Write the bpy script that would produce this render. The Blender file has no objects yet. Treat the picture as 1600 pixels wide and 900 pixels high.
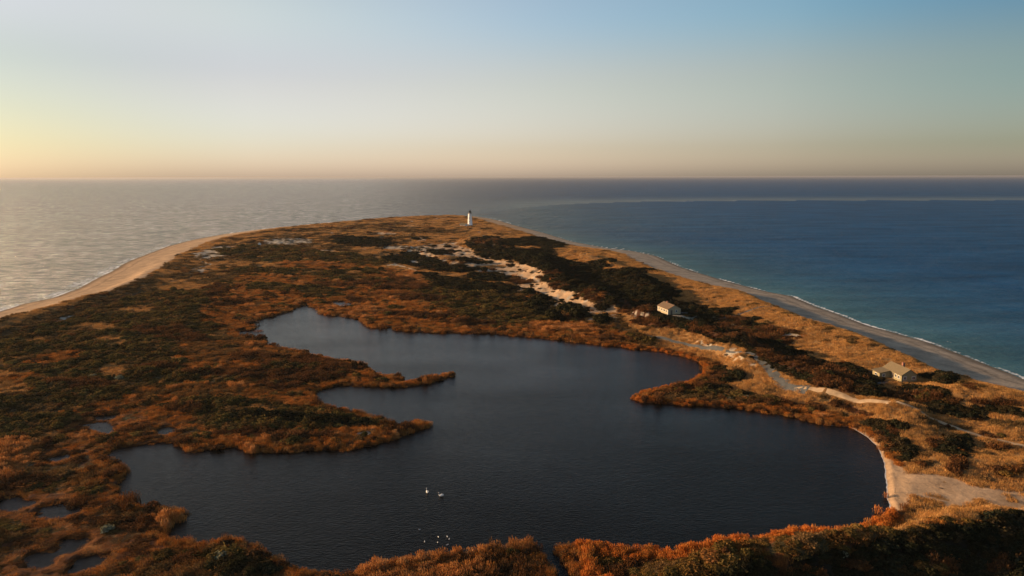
import bpy, bmesh, math, random
import numpy as np
from mathutils import Vector, Matrix

SC = bpy.context.scene
COL = SC.collection
D2R = math.radians

# ------------------------------------------------------------------ camera
CAM_H = 68.0
PITCH = D2R(9.26)
ROLL = D2R(0.13)
F = 1067.0                       # focal length in pixels of the 1600 px wide photograph
cam = bpy.data.objects.new('camera', bpy.data.cameras.new('camera'))
COL.objects.link(cam)
SC.camera = cam
cam.data.sensor_width = 36.0
cam.data.lens = 36.0 * F / 1600.0
cam.data.clip_start = 1.0
cam.data.clip_end = 250000.0
fwd = np.array([0, math.cos(PITCH), -math.sin(PITCH)])
up0 = np.array([0, math.sin(PITCH), math.cos(PITCH)])
r0 = np.array([1.0, 0, 0])
RT = r0 * math.cos(ROLL) - up0 * math.sin(ROLL)
UP = up0 * math.cos(ROLL) + r0 * math.sin(ROLL)
cam.matrix_world = Matrix(((RT[0], UP[0], -fwd[0], 0), (RT[1], UP[1], -fwd[1], 0),
                           (RT[2], UP[2], -fwd[2], CAM_H), (0, 0, 0, 1)))

# ------------------------------------------------------------------ light
SUN_EL = D2R(12.0)
SUN_ROT = D2R(-77.0)             # to the left of the view and a little ahead
world = bpy.data.worlds.new('World')
SC.world = world
world.use_nodes = True
wn = world.node_tree.nodes
sky = wn.new('ShaderNodeTexSky')
sky.sky_type = 'NISHITA'
sky.sun_disc = False
sky.sun_elevation = SUN_EL
sky.sun_rotation = SUN_ROT
sky.altitude = 0
sky.air_density = 1.0
sky.dust_density = 1.2
sky.ozone_density = 1.2
hsv = wn.new('ShaderNodeHueSaturation')
hsv.inputs['Saturation'].default_value = 0.82
world.node_tree.links.new(sky.outputs[0], hsv.inputs['Color'])
# evening air: clearer and bluer away from the sun, mauve and peach low down (by compass direction and height)
wl_ = world.node_tree.links
tc_ = wn.new('ShaderNodeTexCoord'); sp_ = wn.new('ShaderNodeSeparateXYZ'); wl_.new(tc_.outputs['Generated'], sp_.inputs[0])
mr_ = wn.new('ShaderNodeMapRange'); mr_.inputs['From Min'].default_value = -1; mr_.inputs['From Max'].default_value = 1; wl_.new(sp_.outputs['X'], mr_.inputs['Value'])
def air_ramp(cols):
    rp = wn.new('ShaderNodeValToRGB'); el = rp.color_ramp
    pos = (.21, .325, .5, .675, .79)
    el.elements[0].position = pos[0]; el.elements[1].position = pos[-1]
    for q in pos[1:-1]: el.elements.new(q)
    for e_, c_ in zip(sorted(el.elements, key=lambda e: e.position), cols): e_.color = (*[q / 1.5 for q in c_], 1)
    el.interpolation = 'CARDINAL'
    wl_.new(mr_.outputs[0], rp.inputs[0]); return rp.outputs[0]
AIR = [(0.0, [(.66,.64,.68), (.95,.90,1.05), (1.35,1.22,1.40), (1.10,1.0,1.12), (.80,.74,.84)]),
       (0.045, [(.62,.62,.59), (.87,.84,.95), (1.12,.99,1.08), (.87,.79,.84), (.56,.56,.58)]),
       (0.13, [(.64,.63,.62), (.95,.82,.84), (1.20,1.02,.96), (.92,.84,.78), (.53,.58,.56)]),
       (0.22, [(.88,.78,.77), (1.13,1.0,.89), (1.06,1.07,1.09), (.69,.88,.95), (.34,.54,.66)])]
prev_ = air_ramp(AIR[0][1]); zp = AIR[0][0]
for z_, cols in AIR[1:]:
    f_ = wn.new('ShaderNodeMapRange'); f_.interpolation_type = 'SMOOTHSTEP'; f_.inputs['From Min'].default_value = zp; f_.inputs['From Max'].default_value = z_; wl_.new(sp_.outputs['Z'], f_.inputs['Value'])
    m_ = wn.new('ShaderNodeMix'); m_.data_type = 'RGBA'; wl_.new(f_.outputs[0], m_.inputs[0]); wl_.new(prev_, m_.inputs[6]); wl_.new(air_ramp(cols), m_.inputs[7])
    prev_ = m_.outputs[2]; zp = z_
mu_ = wn.new('ShaderNodeMix'); mu_.data_type = 'RGBA'; mu_.blend_type = 'MULTIPLY'; mu_.inputs[0].default_value = 1
sc_ = wn.new('ShaderNodeVectorMath'); sc_.operation = 'SCALE'; sc_.inputs['Scale'].default_value = 1.5; wl_.new(prev_, sc_.inputs[0])
wl_.new(hsv.outputs[0], mu_.inputs[6]); wl_.new(sc_.outputs[0], mu_.inputs[7]); wl_.new(mu_.outputs[2], wn['Background'].inputs[0])
wn['Background'].inputs[1].default_value = 0.108
sl = bpy.data.lights.new('sun', 'SUN')
sl.energy = 5.0
sl.angle = D2R(0.6)
sl.color = (1.0, 0.66, 0.36)
sun = bpy.data.objects.new('sun', sl)
COL.objects.link(sun)
sdir = Vector((math.sin(SUN_ROT) * math.cos(SUN_EL), math.cos(SUN_ROT) * math.cos(SUN_EL), math.sin(SUN_EL)))
sun.rotation_euler = sdir.to_track_quat('Z', 'Y').to_euler()
sun.location = (-200, 100, 200)
vs = SC.view_settings
vs.view_transform = 'Standard'
vs.look = 'None'
vs.gamma = 1
vs.use_curve_mapping = False
vs.exposure = 0.75
SC.cycles.max_bounces = 5
SC.cycles.diffuse_bounces = 2
SC.cycles.glossy_bounces = 2
SC.cycles.transmission_bounces = 2
SC.cycles.volume_bounces = 0
SC.cycles.use_denoising = True

# ------------------------------------------------------------------ layout helpers
def proj(P):
    P = np.asarray(P, float)
    d = P - np.array([0, 0, CAM_H])
    z = d @ fwd
    z = np.where(z < 1, 1, z)
    return 800 + F * (d @ RT) / z, 450 - F * (d @ UP) / z

def un(u, v, z=0.0):
    d = fwd + RT * ((u - 800) / F) + UP * ((450 - v) / F)
    t = (z - CAM_H) / d[2]
    return np.array([d[0] * t, d[1] * t, z])

def unl(pts, z=0.0):
    return np.array([un(p[0], p[1], z)[:2] for p in pts])

rng = np.random.default_rng(7)
_perm = rng.permutation(256)
_perm = np.concatenate([_perm, _perm, _perm])
_ga = rng.uniform(0, 2 * np.pi, 256)
_gx, _gy = np.cos(_ga), np.sin(_ga)

def noise(x, y, seed=0):
    x = np.asarray(x, float) + seed * 17.31
    y = np.asarray(y, float) - seed * 9.17
    xi = np.floor(x).astype(np.int64); yi = np.floor(y).astype(np.int64)
    xf = x - xi; yf = y - yi
    xi &= 255; yi &= 255
    def g(ix, iy, fx, fy):
        h = _perm[_perm[ix & 255] + (iy & 255)]
        return _gx[h] * fx + _gy[h] * fy
    u = xf * xf * xf * (xf * (xf * 6 - 15) + 10)
    v = yf * yf * yf * (yf * (yf * 6 - 15) + 10)
    a = g(xi, yi, xf, yf); b = g(xi + 1, yi, xf - 1, yf)
    c = g(xi, yi + 1, xf, yf - 1); d = g(xi + 1, yi + 1, xf - 1, yf - 1)
    return 1.5 * (a + u * (b - a) + v * (c + u * (d - c) - a - u * (b - a)))

def fbm(x, y, seed=0, oct=3):
    s = 0; a = 1.0; t = 0
    for i in range(oct):
        s = s + a * noise(x * 2 ** i, y * 2 ** i, seed + i * 3); t += a; a *= 0.5
    return s / t

def sst(a, b, x):
    t = np.clip((x - a) / (b - a), 0, 1)
    return t * t * (3 - 2 * t)

def inpoly(px, py, poly):
    poly = np.asarray(poly, float)
    res = np.zeros(px.shape, bool)
    x0, y0 = poly.min(0); x1, y1 = poly.max(0)
    m = (px >= x0) & (px <= x1) & (py >= y0) & (py <= y1)
    if not m.any():
        return res
    x = px[m]; y = py[m]
    ins = np.zeros(x.shape, bool)
    n = len(poly)
    for i in range(n):
        ax, ay = poly[i]; bx, by = poly[(i + 1) % n]
        if ay == by: continue
        c = (ay > y) != (by > y)
        ins ^= c & (x < (bx - ax) * (y - ay) / (by - ay) + ax)
    res[m] = ins
    return res

def segdist(px, py, pts, closed=False):
    pts = np.asarray(pts, float)
    best = np.full(px.shape, 1e9); side = np.zeros(px.shape); tt = np.zeros(px.shape)
    n = len(pts); m = n if closed else n - 1
    for i in range(m):
        ax, ay = pts[i][:2]; bx, by = pts[(i + 1) % n][:2]
        dx, dy = bx - ax, by - ay
        L = dx * dx + dy * dy + 1e-9
        t = np.clip(((px - ax) * dx + (py - ay) * dy) / L, 0, 1)
        d = np.hypot(px - ax - t * dx, py - ay - t * dy)
        k = d < best
        best = np.where(k, d, best)
        side = np.where(k, np.sign(dx * (py - ay) - dy * (px - ax)), side)
        tt = np.where(k, i + t, tt)
    return best, side, tt

# ------------------------------------------------------------------ coast and water outlines (photo pixels)
COAST_L = [(0,487),(37,475),(82,466),(125,450),(150,436),(175,424),(200,409),(225,399),(262,385),(300,375),(350,366),
           (400,359),(450,354),(500,349),(575,342.5),(650,338.5),(687,337.5),(737,337.5),(752,339.5),(765,341.5),(780,345),(800,351),(850,364),(892,377),(950,388),
           (987,392),(1025,400),(1040,407),(1062,417),(1100,429),(1137,440),(1175,450),(1200,456),(1237,463),(1275,479),
           (1312,492),(1350,507),(1400,521),(1450,535),(1500,553),(1550,573),(1600,593)]
coast = np.vstack([[(-285,-120),(-275,0),(-268,120),(-262,230)], unl(COAST_L), [(190,170),(205,90),(215,0),(222,-120)]])
POND = [(481,476),(484,481),(496,482),(499,491),(515,494),(530,495),(550,498),(562,501),(570,510),(580,514),(600,514),(613,513),
        (618,518),(640,519),(670,521),(700,522),(770,523),(800,526),(850,530),(900,536),(940,541),(965,543),(990,547),(1032,550),
        (1050,555),(1075,561),(1092,567),(1099,574),(1093,587),(1078,596),(1062,602),(1030,607),(1007,613),(988,619),(984,623),(990,627),
        (1012,630),(1040,633),(1082,636),(1137,638),(1162,642),(1200,647),(1225,650),(1250,657),(1282,665),(1307,667),(1325,667),
        (1340,675),(1355,684),(1370,699),(1377,712),(1381,725),(1382,740),(1385,757),(1385,770),(1386,782),(1390,795),(1386,806),
        (1378,814),(1352,825),(1320,834),(1285,835),(1250,832),(1225,835),(1200,840),(1150,846),(1112,847),(1095,857),(1055,866),
        (1040,866),(1020,861),(987,864),(950,859),(925,853),(900,857),(872,856),(862,864),(875,880),(895,903),(930,950),(905,955),(876,908),
        (852,872),(846,862),(835,853),(812,851),(800,856),(750,864),(675,875),(625,880),(587,888),(555,898),(525,897),(487,894),
        (457,892),(450,885),(442,876),(425,872),(412,866),(400,850),(350,846),(325,850),(287,848),(270,842),(255,836),(268,824),
        (287,814),(293,804),(275,797),(225,793),(212,784),(187,777),(186,762),(192,752),(200,742),(199,736),(185,728),(177,725),
        (175,720),(167,712),(180,702),(212,699),(250,694),(275,695),(280,701),(295,709),(332,704),(367,701),(375,705),(392,710),
        (400,709),(437,709),(475,707),(500,705),(535,707),(575,700),(612,690),(637,680),(662,673),(675,667),(672,663),(655,660),
        (640,664),(625,667),(612,661),(590,654),(562,646),(540,641),(510,637),(500,631),(492,620),(491,614),(507,609),(530,604),
        (575,605),(612,607),(640,606),(670,601),(697,593),(711,588),(700,586),(682,588),(662,592),(640,597),(622,601),(634,593),
        (630,589),(600,589),(582,581),(575,573),(555,566),(530,564),(510,560),(485,556),(481,551),(450,547),(419,541),(417,533),
        (405,530),(390,529),(374,526),(370,522),(372,518),(395,518),(402,512),(390,505),(400,501),(425,496),(455,487),(462,482)]
POOLS = [[(137,665),(160,662),(172,667),(171,679),(160,677),(150,671)], [(157,652),(177,650),(174,656),(160,657)],
         [(250,675),(265,670),(273,671),(268,677),(255,681)], [(521,473),(531,472),(548,476),(549,481),(535,480)],
         [(5,784),(27,781),(42,791),(25,797),(4,795)], [(73,796),(90,792),(103,797),(122,797),(117,803),(85,811),(70,806)],
         [(105,848),(125,850),(117,862),(105,860)], [(52,872),(82,872),(69,887),(50,882)], [(130,877),(160,875),(142,889),(122,893)],
         [(85,717),(105,714),(108,717),(90,721)]]
pond_w = unl(POND); pools_w = [unl(p) for p in POOLS]

GX0, GX1, GY0, GY1, GS = -420, 300, 10, 1260, 1.0
gx = np.arange(GX0, GX1 + 1, GS); gy = np.arange(GY0, GY1 + 1, GS)
GXX, GYY = np.meshgrid(gx, gy)
def sdf_poly(X, Y, poly):
    d, _, _ = segdist(X, Y, poly, True)
    return np.where(inpoly(X, Y, poly), d, -d)
G_coast = sdf_poly(GXX, GYY, coast)
G_pond = np.full(GXX.shape, 200.0)
def add_pond(poly, grow=0.0):
    x0, y0 = poly.min(0) - 60; x1, y1 = poly.max(0) + 60
    i0, i1 = np.searchsorted(gx, [x0, x1]); j0, j1 = np.searchsorted(gy, [y0, y1])
    s = (slice(j0, j1), slice(i0, i1))
    G_pond[s] = np.minimum(G_pond[s], -sdf_poly(GXX[s], GYY[s], poly) - grow)
add_pond(pond_w)
for p in pools_w: add_pond(p, 1.0)
G_pond = np.minimum(G_pond, 60)

def bil(G, X, Y):
    fx = np.clip((X - GX0) / GS, 0, len(gx) - 1.001); fy = np.clip((Y - GY0) / GS, 0, len(gy) - 1.001)
    i = fx.astype(int); j = fy.astype(int); a = fx - i; b = fy - j
    return (G[j, i] * (1 - a) + G[j, i + 1] * a) * (1 - b) + (G[j + 1, i] * (1 - a) + G[j + 1, i + 1] * a) * b

def d_coast(X, Y):
    return bil(G_coast, X, Y) + 0.9 * fbm(X / 16, Y / 16, 5)
def d_pond(X, Y):
    d = bil(G_pond, X, Y)
    calm = 1 - .8 * sst(70, 77, X) * (1 - sst(176, 186, Y))       # the sandy east shore is smooth
    return d + (1.0 * fbm(X / 5.0, Y / 5.0, 2) + 0.5 * noise(X / 1.7, Y / 1.7, 4)) * calm

# ------------------------------------------------------------------ ridges (photo pixels of the crest, crest height)
RIDGES = [  # points, height, width on the sunny side, width on the lee side
    ([(735,376),(768,388),(800,399),(848,413),(862,433),(897,452),(942,470),(988,486)], 6.5, 12, 10),
    ([(988,486),(1030,507),(1078,517),(1120,531),(1160,545),(1190,567),(1290,598),(1335,608)], 5.5, 8, 9),
    ([(905,398),(935,410),(980,428),(1000,446),(1030,462)], 5.0, 11, 7),
    ([(600,400),(650,396),(700,410),(738,420)], 3.0, 12, 9),
    ([(1080,893),(1150,883),(1250,869),(1350,853),(1420,838),(1500,817),(1600,794),(1760,765)], 4.2, 7, 7),
    ([(1415,640),(1480,630),(1550,640),(1640,665)], 3.2, 12, 8),
    ([(1405,655),(1440,690),(1490,722),(1600,745)], 2.0, 9, 7),
    ([(530,374),(600,376)], 2.5, 9, 9),
]
RW = [(unl(p, h * 0.9), h, a, b) for p, h, a, b in RIDGES]

FLATS = []   # (x, y, radius, z) level ground below buildings
def H(X, Y, base=False):
    X = np.asarray(X, float); Y = np.asarray(Y, float)
    dc = d_coast(X, Y); dp = d_pond(X, Y)
    XE = X + 90 * sst(500, 900, Y)                                 # which of the two shores is near
    n1 = fbm(X / 28, Y / 28, 11); n2 = fbm(X / 9, Y / 9, 21); n3 = noise(X / 3, Y / 3, 31)
    z = 0.085 * np.clip(dc, -60, 24)
    crest_h = np.where(XE > 0, 3.6, 2.9) * (1 + 0.35 * n1)
    cpos = np.where(XE > 0, 38.0, 33.0) + 3 * n1
    crest_h = crest_h * np.where(XE > 0, 1 - .8 * sst(330, 480, Y), 1 - .75 * sst(400, 560, Y))
    k = np.exp(-((dc - cpos) / np.where(dc < cpos, 7.0, 13.0)) ** 2)
    z = z * (1 - sst(24, 60, dc)) + crest_h * k
    far = sst(420, 620, Y)
    inland = 0.75 + 1.6 * sst(4, 40, dp) + 0.5 * n2 * sst(2, 12, dp) + 0.12 * n3
    inland = inland + far * (1.2 + 1.5 * n1 + 0.9 * n2) * sst(5, 40, dp) * sst(25, 75, dc)
    z = z + inland * sst(22, 54, dc) + .35 * np.clip(noise(X / 4.5, Y / 4.5, 33), -.3, 1) * sst(8, 30, dp) * sst(30, 60, dc)
    for pts, h, wa, wb in RW:
        x0, y0 = pts.min(0) - 45; x1, y1 = pts.max(0) + 45
        m = (X > x0) & (X < x1) & (Y > y0) & (Y < y1)
        if not m.any(): continue
        xm = X[m]; ym = Y[m]
        # side: sunny side = towards -X of the crest
        d, s, t = segdist(xm, ym, pts)
        dirs = pts[-1] - pts[0]
        sunny = s * np.sign(dirs[1] if abs(dirs[1]) > 1 else 1) > 0
        w = np.where(sunny, wa, wb)
        hh = h * (1 + 0.55 * noise(xm / 17, ym / 17, 41) + 0.25 * noise(xm / 6, ym / 6, 43))
        add = hh * np.exp(-(d / w) ** 2) * sst(1, 11, dp[m]) * sst(14, 34, dc[m])
        z[m] = z[m] + add
    land = z
    bank = 0.2 + sst(0, 1.6, dp) * (land - 0.2)
    z = np.where(dp < 0, np.maximum(0.2 + dp * 0.5, -1.2), np.where(dp < 1.6, bank, land))
    z = np.where(dc < 0, np.maximum(0.09 * dc, -2.5), z)
    for (fx, fy, r, fz) in FLATS:
        d = np.hypot(X - fx, Y - fy)
        z = z + (fz - z) * (1 - sst(r, r + 7, d)) * sst(1.5, 6, dp)
    return z
# building sites (found from the photograph: base point and ground level)
def site(u, v, z): p = un(u, v, z); return (p[0], p[1])
LH = site(734.5, 353.0, 2.5); H1 = site(1042, 489.5, 5.2); H2 = site(1401, 592.5, 3.4); SH = site(405.5, 383.5, 3.0)
FLATS += [(LH[0], LH[1], 9, 2.5), (H1[0], H1[1] + 3, 10, 5.2), (H1[0] - 15, H1[1] + 4, 9, 4.4), (H1[0] - 30, H1[1] + 9, 8, 3.6), (H2[0], H2[1] + 4, 10, 3.4), (SH[0], SH[1], 4, 3.0)]
lotp = un(1500, 772, 1.3); FLATS += [(lotp[0], lotp[1], 8, 1.3), (lotp[0] + 11, lotp[1] - 1.5, 7, 1.3), (lotp[0] - 10, lotp[1] + 1, 4, 1.1)]

# ------------------------------------------------------------------ ground cover painted as map classes
CL = 'SGRTOBDMWNF'
IDX = {c: i for i, c in enumerate(CL)}
def E(c, u, v, ru, rv, a=0): return (c, 'e', (u, v, ru, rv, a))
def P(c, pts): return (c, 'p', pts)
COVER = [
 P('G', [(700,330),(1700,330),(1700,1000),(1300,1000),(1300,700),(1000,520),(900,440),(760,400)]),
 P('G', [(280,390),(400,352),(575,338),(740,332),(860,372),(930,396),(760,440),(600,436),(400,425),(300,415)]),
 P('M', [(300,395),(380,372),(500,362),(560,372),(540,392),(430,400),(330,410)]),
 E('W',330,395,48,9,-6), E('W',450,378,42,6,0), E('W',305,417,28,10,0), E('G',345,420,28,4,0), E('G',375,411,24,4,0),
 E('M',575,354,60,4,-3), E('M',660,360,70,5,2), E('M',500,385,50,5,0), E('M',620,372,40,4,0), E('M',470,360,50,3,-3),
 E('G',560,366,70,3,-2), E('G',530,362,50,2,-2), E('S',596,365,24,1.8,0), E('S',660,374,14,2,0), E('S',500,392,30,2,0), E('W',630,387,40,3,0),
 E('B',568,378,46,7,3), E('B',545,372,26,4,3), E('M',470,398,60,5,3), E('S',352,392,10,2,0), E('S',375,385,14,1.5,0),
 # west dune strip: golden crest and a dull lee whose shade is painted in
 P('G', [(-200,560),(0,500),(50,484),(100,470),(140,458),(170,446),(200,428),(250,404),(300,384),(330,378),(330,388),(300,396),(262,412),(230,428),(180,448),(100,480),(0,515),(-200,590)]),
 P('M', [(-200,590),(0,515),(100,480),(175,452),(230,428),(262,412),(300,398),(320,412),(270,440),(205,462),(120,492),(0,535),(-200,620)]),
 E('W',110,499,24,5,-5), E('W',120,507,12,3,-5),
 # western heath of olive scrub
 P('O', [(-300,620),(0,530),(100,502),(190,470),(262,445),(330,442),(375,470),(330,498),(352,520),(300,540),(420,560),(440,600),(300,610),(150,650),(120,690),(90,720),(90,760),(-300,900)]),
 E('O',470,402,130,12,4), E('O',410,392,70,8,0), E('G',148,512,34,7,0), E('G',180,535,20,7,0), E('R',85,560,48,9,-12), E('G',288,447,62,7,0), E('D',290,530,40,7,5),
 E('G',215,480,30,3,-6), E('G',60,530,40,3,-8), E('M',110,520,40,5,-10), E('D',250,517,60,6,0), E('G',280,560,30,3,0), E('R',40,590,40,5,-5), E('M',60,640,50,8,0),
 E('D',130,600,60,6,0), E('D',260,575,50,4,0), E('G',20,560,25,3,-10),
 # orange marsh north of the pond
 P('R', [(312,482),(350,462),(352,448),(380,432),(400,420),(470,413),(560,412),(640,425),(690,450),(722,470),(755,498),(765,524),(570,514),(482,480),(395,514),(345,518),(318,500)]),
 P('D', [(318,452),(345,440),(360,455),(340,470),(400,470),(380,478),(345,480)]),
 E('O',455,425,110,5,3), E('O',492,455,32,8,5), E('O',560,437,60,4,4), E('D',600,446,60,5,6), E('D',640,440,40,6,15), E('O',420,448,40,5,0), E('D',520,445,40,3,0),
 E('O',690,470,46,10,15), E('D',660,466,50,4,5), E('O',515,462,20,4,0), E('D',440,490,30,3,0), E('D',650,492,60,4,3), E('O',560,425,40,4,0),
 E('T',660,437,26,6,25), E('T',640,432,20,4,10), E('T',480,412,50,2,0), E('D',560,470,30,4,0), E('T',560,485,50,3,0),
 P('O', [(655,425),(700,432),(760,442),(830,472),(900,502),(862,512),(780,518),(722,500),(688,470)]),
 P('R', [(640,520),(700,514),(780,512),(830,502),(900,503),(960,512),(992,530),(992,548),(860,531),(770,525)]),
 E('D',740,505,50,5,3), E('D',900,498,30,4,3), E('T',880,512,60,5,4), E('D',960,530,30,4,4), E('O',1000,530,22,6,3),
 # central blow-outs: sand between thickets
 P('S', [(622,390),(660,383),(690,380),(730,387),(760,403),(815,411),(858,419),(852,440),(897,452),(905,464),(952,478),(974,486),(962,500),(925,504),(880,482),(830,464),(800,442),(760,427),(700,409),(650,402)]),
 E('G',712,404,36,3,5), E('G',770,418,30,3,0), E('W',775,424,30,3.5,3), E('W',670,389,40,3,0), E('W',830,458,20,3,0),
 P('B', [(598,399),(640,394),(665,401),(700,411),(740,420),(736,426),(690,425),(640,415),(600,409)]),
 E('B',690,393,17,3), E('B',760,433,32,7,5), E('B',690,437,42,6,12), E('B',724,447,46,8,5), E('B',775,451,34,8,8), E('B',740,408,18,3,5),
 E('B',828,458,9,4), E('B',846,466,10,6), E('B',858,472,12,7), E('B',890,481,13,7), E('B',906,492,12,7), E('B',938,480,9,5), E('B',940,500,10,5), E('B',845,487,14,7), E('B',832,478,14,6), E('B',800,468,20,5), E('B',870,497,16,5),
 E('W',650,410,25,2,10), E('B',790,437,20,3,0), E('D',815,440,14,3),
 E('S',686,387,42,4,0), E('S',745,402,24,3,5), E('S',800,421,34,4,3), E('S',838,437,22,4,0), E('W',655,389,22,3,0),
 # dark shrub belt east of the blow-outs, with the dunes' cast shadows painted in
 P('B', [(722,379),(757,368),(790,374),(831,371),(886,379),(862,390),(872,405),(920,412),(955,405),(942,418),(1010,421),(1000,430),(1040,445),(1058,458),(1045,470),(1142,484),(1146,492),(1182,498),(1212,530),(1247,548),(1272,562),(1330,572),(1374,580),(1380,600),(1335,613),(1290,606),(1215,581),(1187,571),(1162,546),(1120,532),(1078,518),(1028,508),(988,490),(960,478),(900,455),(848,440),(862,425),(815,410),(760,402)]),
 E('D',925,461,22,7,5), E('D',1000,488,30,9,8), E('D',1020,505,34,6,8), E('D',870,446,16,5,10), E('D',1180,520,60,10,15), E('D',1230,565,50,9,15), E('D',1300,585,60,9,8), E('D',1300,598,40,6,8), E('D',1110,520,40,6,12), E('D',860,428,12,3),
 E('D',760,377,22,2.5,0), E('G',820,387,30,2.5,0), E('G',900,400,26,5,3), E('G',960,420,20,2), E('D',1150,500,30,4,5), E('W',1085,496,30,2.2,2), E('W',1010,490,25,1.6,4), E('W',1160,512,26,2,12),
 E('G',1130,478,40,3,4), E('D',1220,520,40,6,10), E('G',1200,505,30,3,4), E('W',1240,524,22,2,8), E('D',1180,540,30,5,12),
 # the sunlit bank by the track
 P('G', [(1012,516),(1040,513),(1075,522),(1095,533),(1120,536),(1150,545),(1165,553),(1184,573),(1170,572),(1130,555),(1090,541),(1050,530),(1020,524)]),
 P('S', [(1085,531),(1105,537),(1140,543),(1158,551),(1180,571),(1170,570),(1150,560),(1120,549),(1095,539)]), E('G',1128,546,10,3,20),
 # east of the track
 P('G', [(1040,540),(1100,548),(1160,572),(1210,598),(1280,618),(1360,645),(1350,665),(1280,640),(1200,620),(1140,610),(1115,570)]),
 P('D', [(1100,570),(1122,566),(1150,580),(1120,600),(1060,615),(1000,622),(1040,608),(1080,598),(1100,588)]),
 E('B',1140,592,18,6,-5), E('B',1130,577,10,5,0), E('O',1100,612,36,6,0), E('O',1170,622,40,6,3), E('G',1180,600,24,6,5), E('D',1240,635,50,6,8), E('D',1150,632,60,3,2), E('B',1120,605,20,3,0),
 E('R',1240,640,40,8,8), E('R',1290,650,40,7,5), E('D',1330,640,30,6,15), E('R',1350,655,22,6,20),
 E('D',1340,612,30,4,5), E('B',1365,614,28,5,8), E('D',1420,622,50,6,8), E('B',1440,612,45,6,8), E('B',1495,643,50,9,12), E('D',1470,625,30,6,8), E('B',1560,642,44,6,8), E('D',1550,630,40,4,4),
 E('B',1460,590,36,6,5), E('D',1520,605,20,4,6), E('B',1350,588,28,8,6), E('M',1560,660,40,5,6), E('M',1480,665,40,4,10), E('D',1500,565,24,3,10), E('M',1330,530,12,3,5),  # dark patch right of the house: its cast shadow painted in with shrubs
 P('B', [(1345,658),(1395,664),(1418,668),(1412,690),(1424,722),(1396,720),(1375,696),(1350,680)]), E('R',1362,676,8,8,30), E('R',1385,712,8,8,40), E('D',1400,676,12,8,0),
 E('B',1498,700,20,21,10), E('D',1455,700,12,12,0), E('M',1450,705,20,8,0), E('D',1580,735,24,9,0), E('M',1450,725,20,5,0), E('D',1505,735,12,10,0), E('M',1560,700,24,6,6), E('D',1545,680,30,4,8),
 # sandy clearing and the sandy pond shore
 P('S', [(1410,737),(1440,736),(1500,749),(1514,760),(1560,765),(1660,778),(1660,798),(1600,799),(1550,792),(1515,786),(1490,792),(1465,782),(1420,772)]),
 P('S', [(1330,667),(1345,673),(1370,692),(1393,720),(1412,735),(1420,765),(1413,799),(1388,805),(1380,760),(1378,720),(1358,690)]),
 E('G',1450,795,34,10,-8), E('G',1530,785,14,5,0), E('G',1500,798,50,5,-5), E('S',1500,785,22,6,-20),
 P('G', [(1360,812),(1400,800),(1440,788),(1500,796),(1600,803),(1660,806),(1660,822),(1500,818),(1430,825),(1340,835)]),
 # bottom edge
 P('O', [(870,862),(1000,866),(1100,856),(1200,842),(1340,832),(1430,824),(1470,812),(1700,806),(1700,1000),(880,1000)]),
 P('B', [(1130,888),(1240,868),(1330,856),(1430,838),(1520,815),(1700,800),(1700,1000),(1050,1000),(1100,930)]),  # near-black scrub with the shade on this slope painted in
 E('D',1470,885,40,12,0), E('D',1330,880,30,10,0), E('D',1570,880,30,12,0), E('D',1000,880,22,14,0), E('R',985,872,18,8,0), E('D',960,895,20,8,0), E('D',1250,895,40,8,0),
 P('T', [(545,905),(560,890),(625,872),(700,862),(800,850),(845,850),(858,870),(885,910),(900,960),(500,960)]),
 P('D', [(700,885),(750,866),(846,858),(860,880),(890,915),(900,960),(690,960)]), E('R',800,865,40,6,-4), E('T',720,895,50,10,0), E('R',860,900,12,20,-30),
 # western shore of the pond: spits and marsh
 P('R', [(280,540),(400,530),(420,532),(480,548),(560,562),(632,584),(720,580),(715,600),(640,612),(520,606),(492,616),(520,640),(690,650),(680,675),(560,710),(400,715),(300,712),(240,700),(170,705),(120,700),(90,672),(150,640),(212,605),(290,600)]),
 P('N', [(284,536),(400,528),(480,546),(470,556),(400,566),(300,565)]), E('D',400,560,40,5,0),
 P('D', [(400,566),(480,555),(535,562),(548,584),(520,596),(480,600),(435,612),(395,600)]), E('O',460,574,50,4,0), E('O',330,592,50,6,0), E('D',350,584,60,5,0),
 P('N', [(205,612),(300,600),(400,598),(400,610),(300,622),(220,640)]), E('R',250,630,40,8,0),
 P('O', [(282,625),(330,618),(400,625),(480,634),(590,656),(610,664),(540,669),(420,677),(345,682),(330,668),(300,652)]), E('D',400,676,70,6,0), E('D',290,640,30,6,0), E('B',470,656,120,6,4), E('W',575,677,20,2.5,-5), E('D',480,682,60,4,-2),
 E('T',118,685,34,8,-15), E('R',150,640,50,8,-10), E('D',220,668,50,6,0), E('O',200,696,60,6,-10), E('O',250,689,60,4,-4), E('D',370,695,40,4,0),
 P('D', [(60,690),(110,700),(140,720),(150,760),(110,775),(40,775),(-100,790),(-100,740),(60,740)]), E('M',90,730,44,14,0), E('O',100,755,20,8,0), E('G',103,757,10,8,0),
 E('T',22,712,36,26,0), E('T',15,730,30,14,0),
 P('N', [(110,745),(180,728),(200,745),(190,780),(280,790),(292,812),(265,835),(300,850),(410,858),(560,890),(560,1000),(-300,1000),(-300,800),(60,790)]),
 E('O',150,765,40,7,-12), E('D',170,790,60,8,0), E('D',60,775,70,6,0), E('O',20,815,46,10,0), E('D',120,815,60,8,0), E('D',200,820,60,8,0), E('O',230,790,20,5,0), E('O',100,838,60,6,0), E('D',60,850,60,8,0), E('O',170,828,20,8,0),
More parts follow.
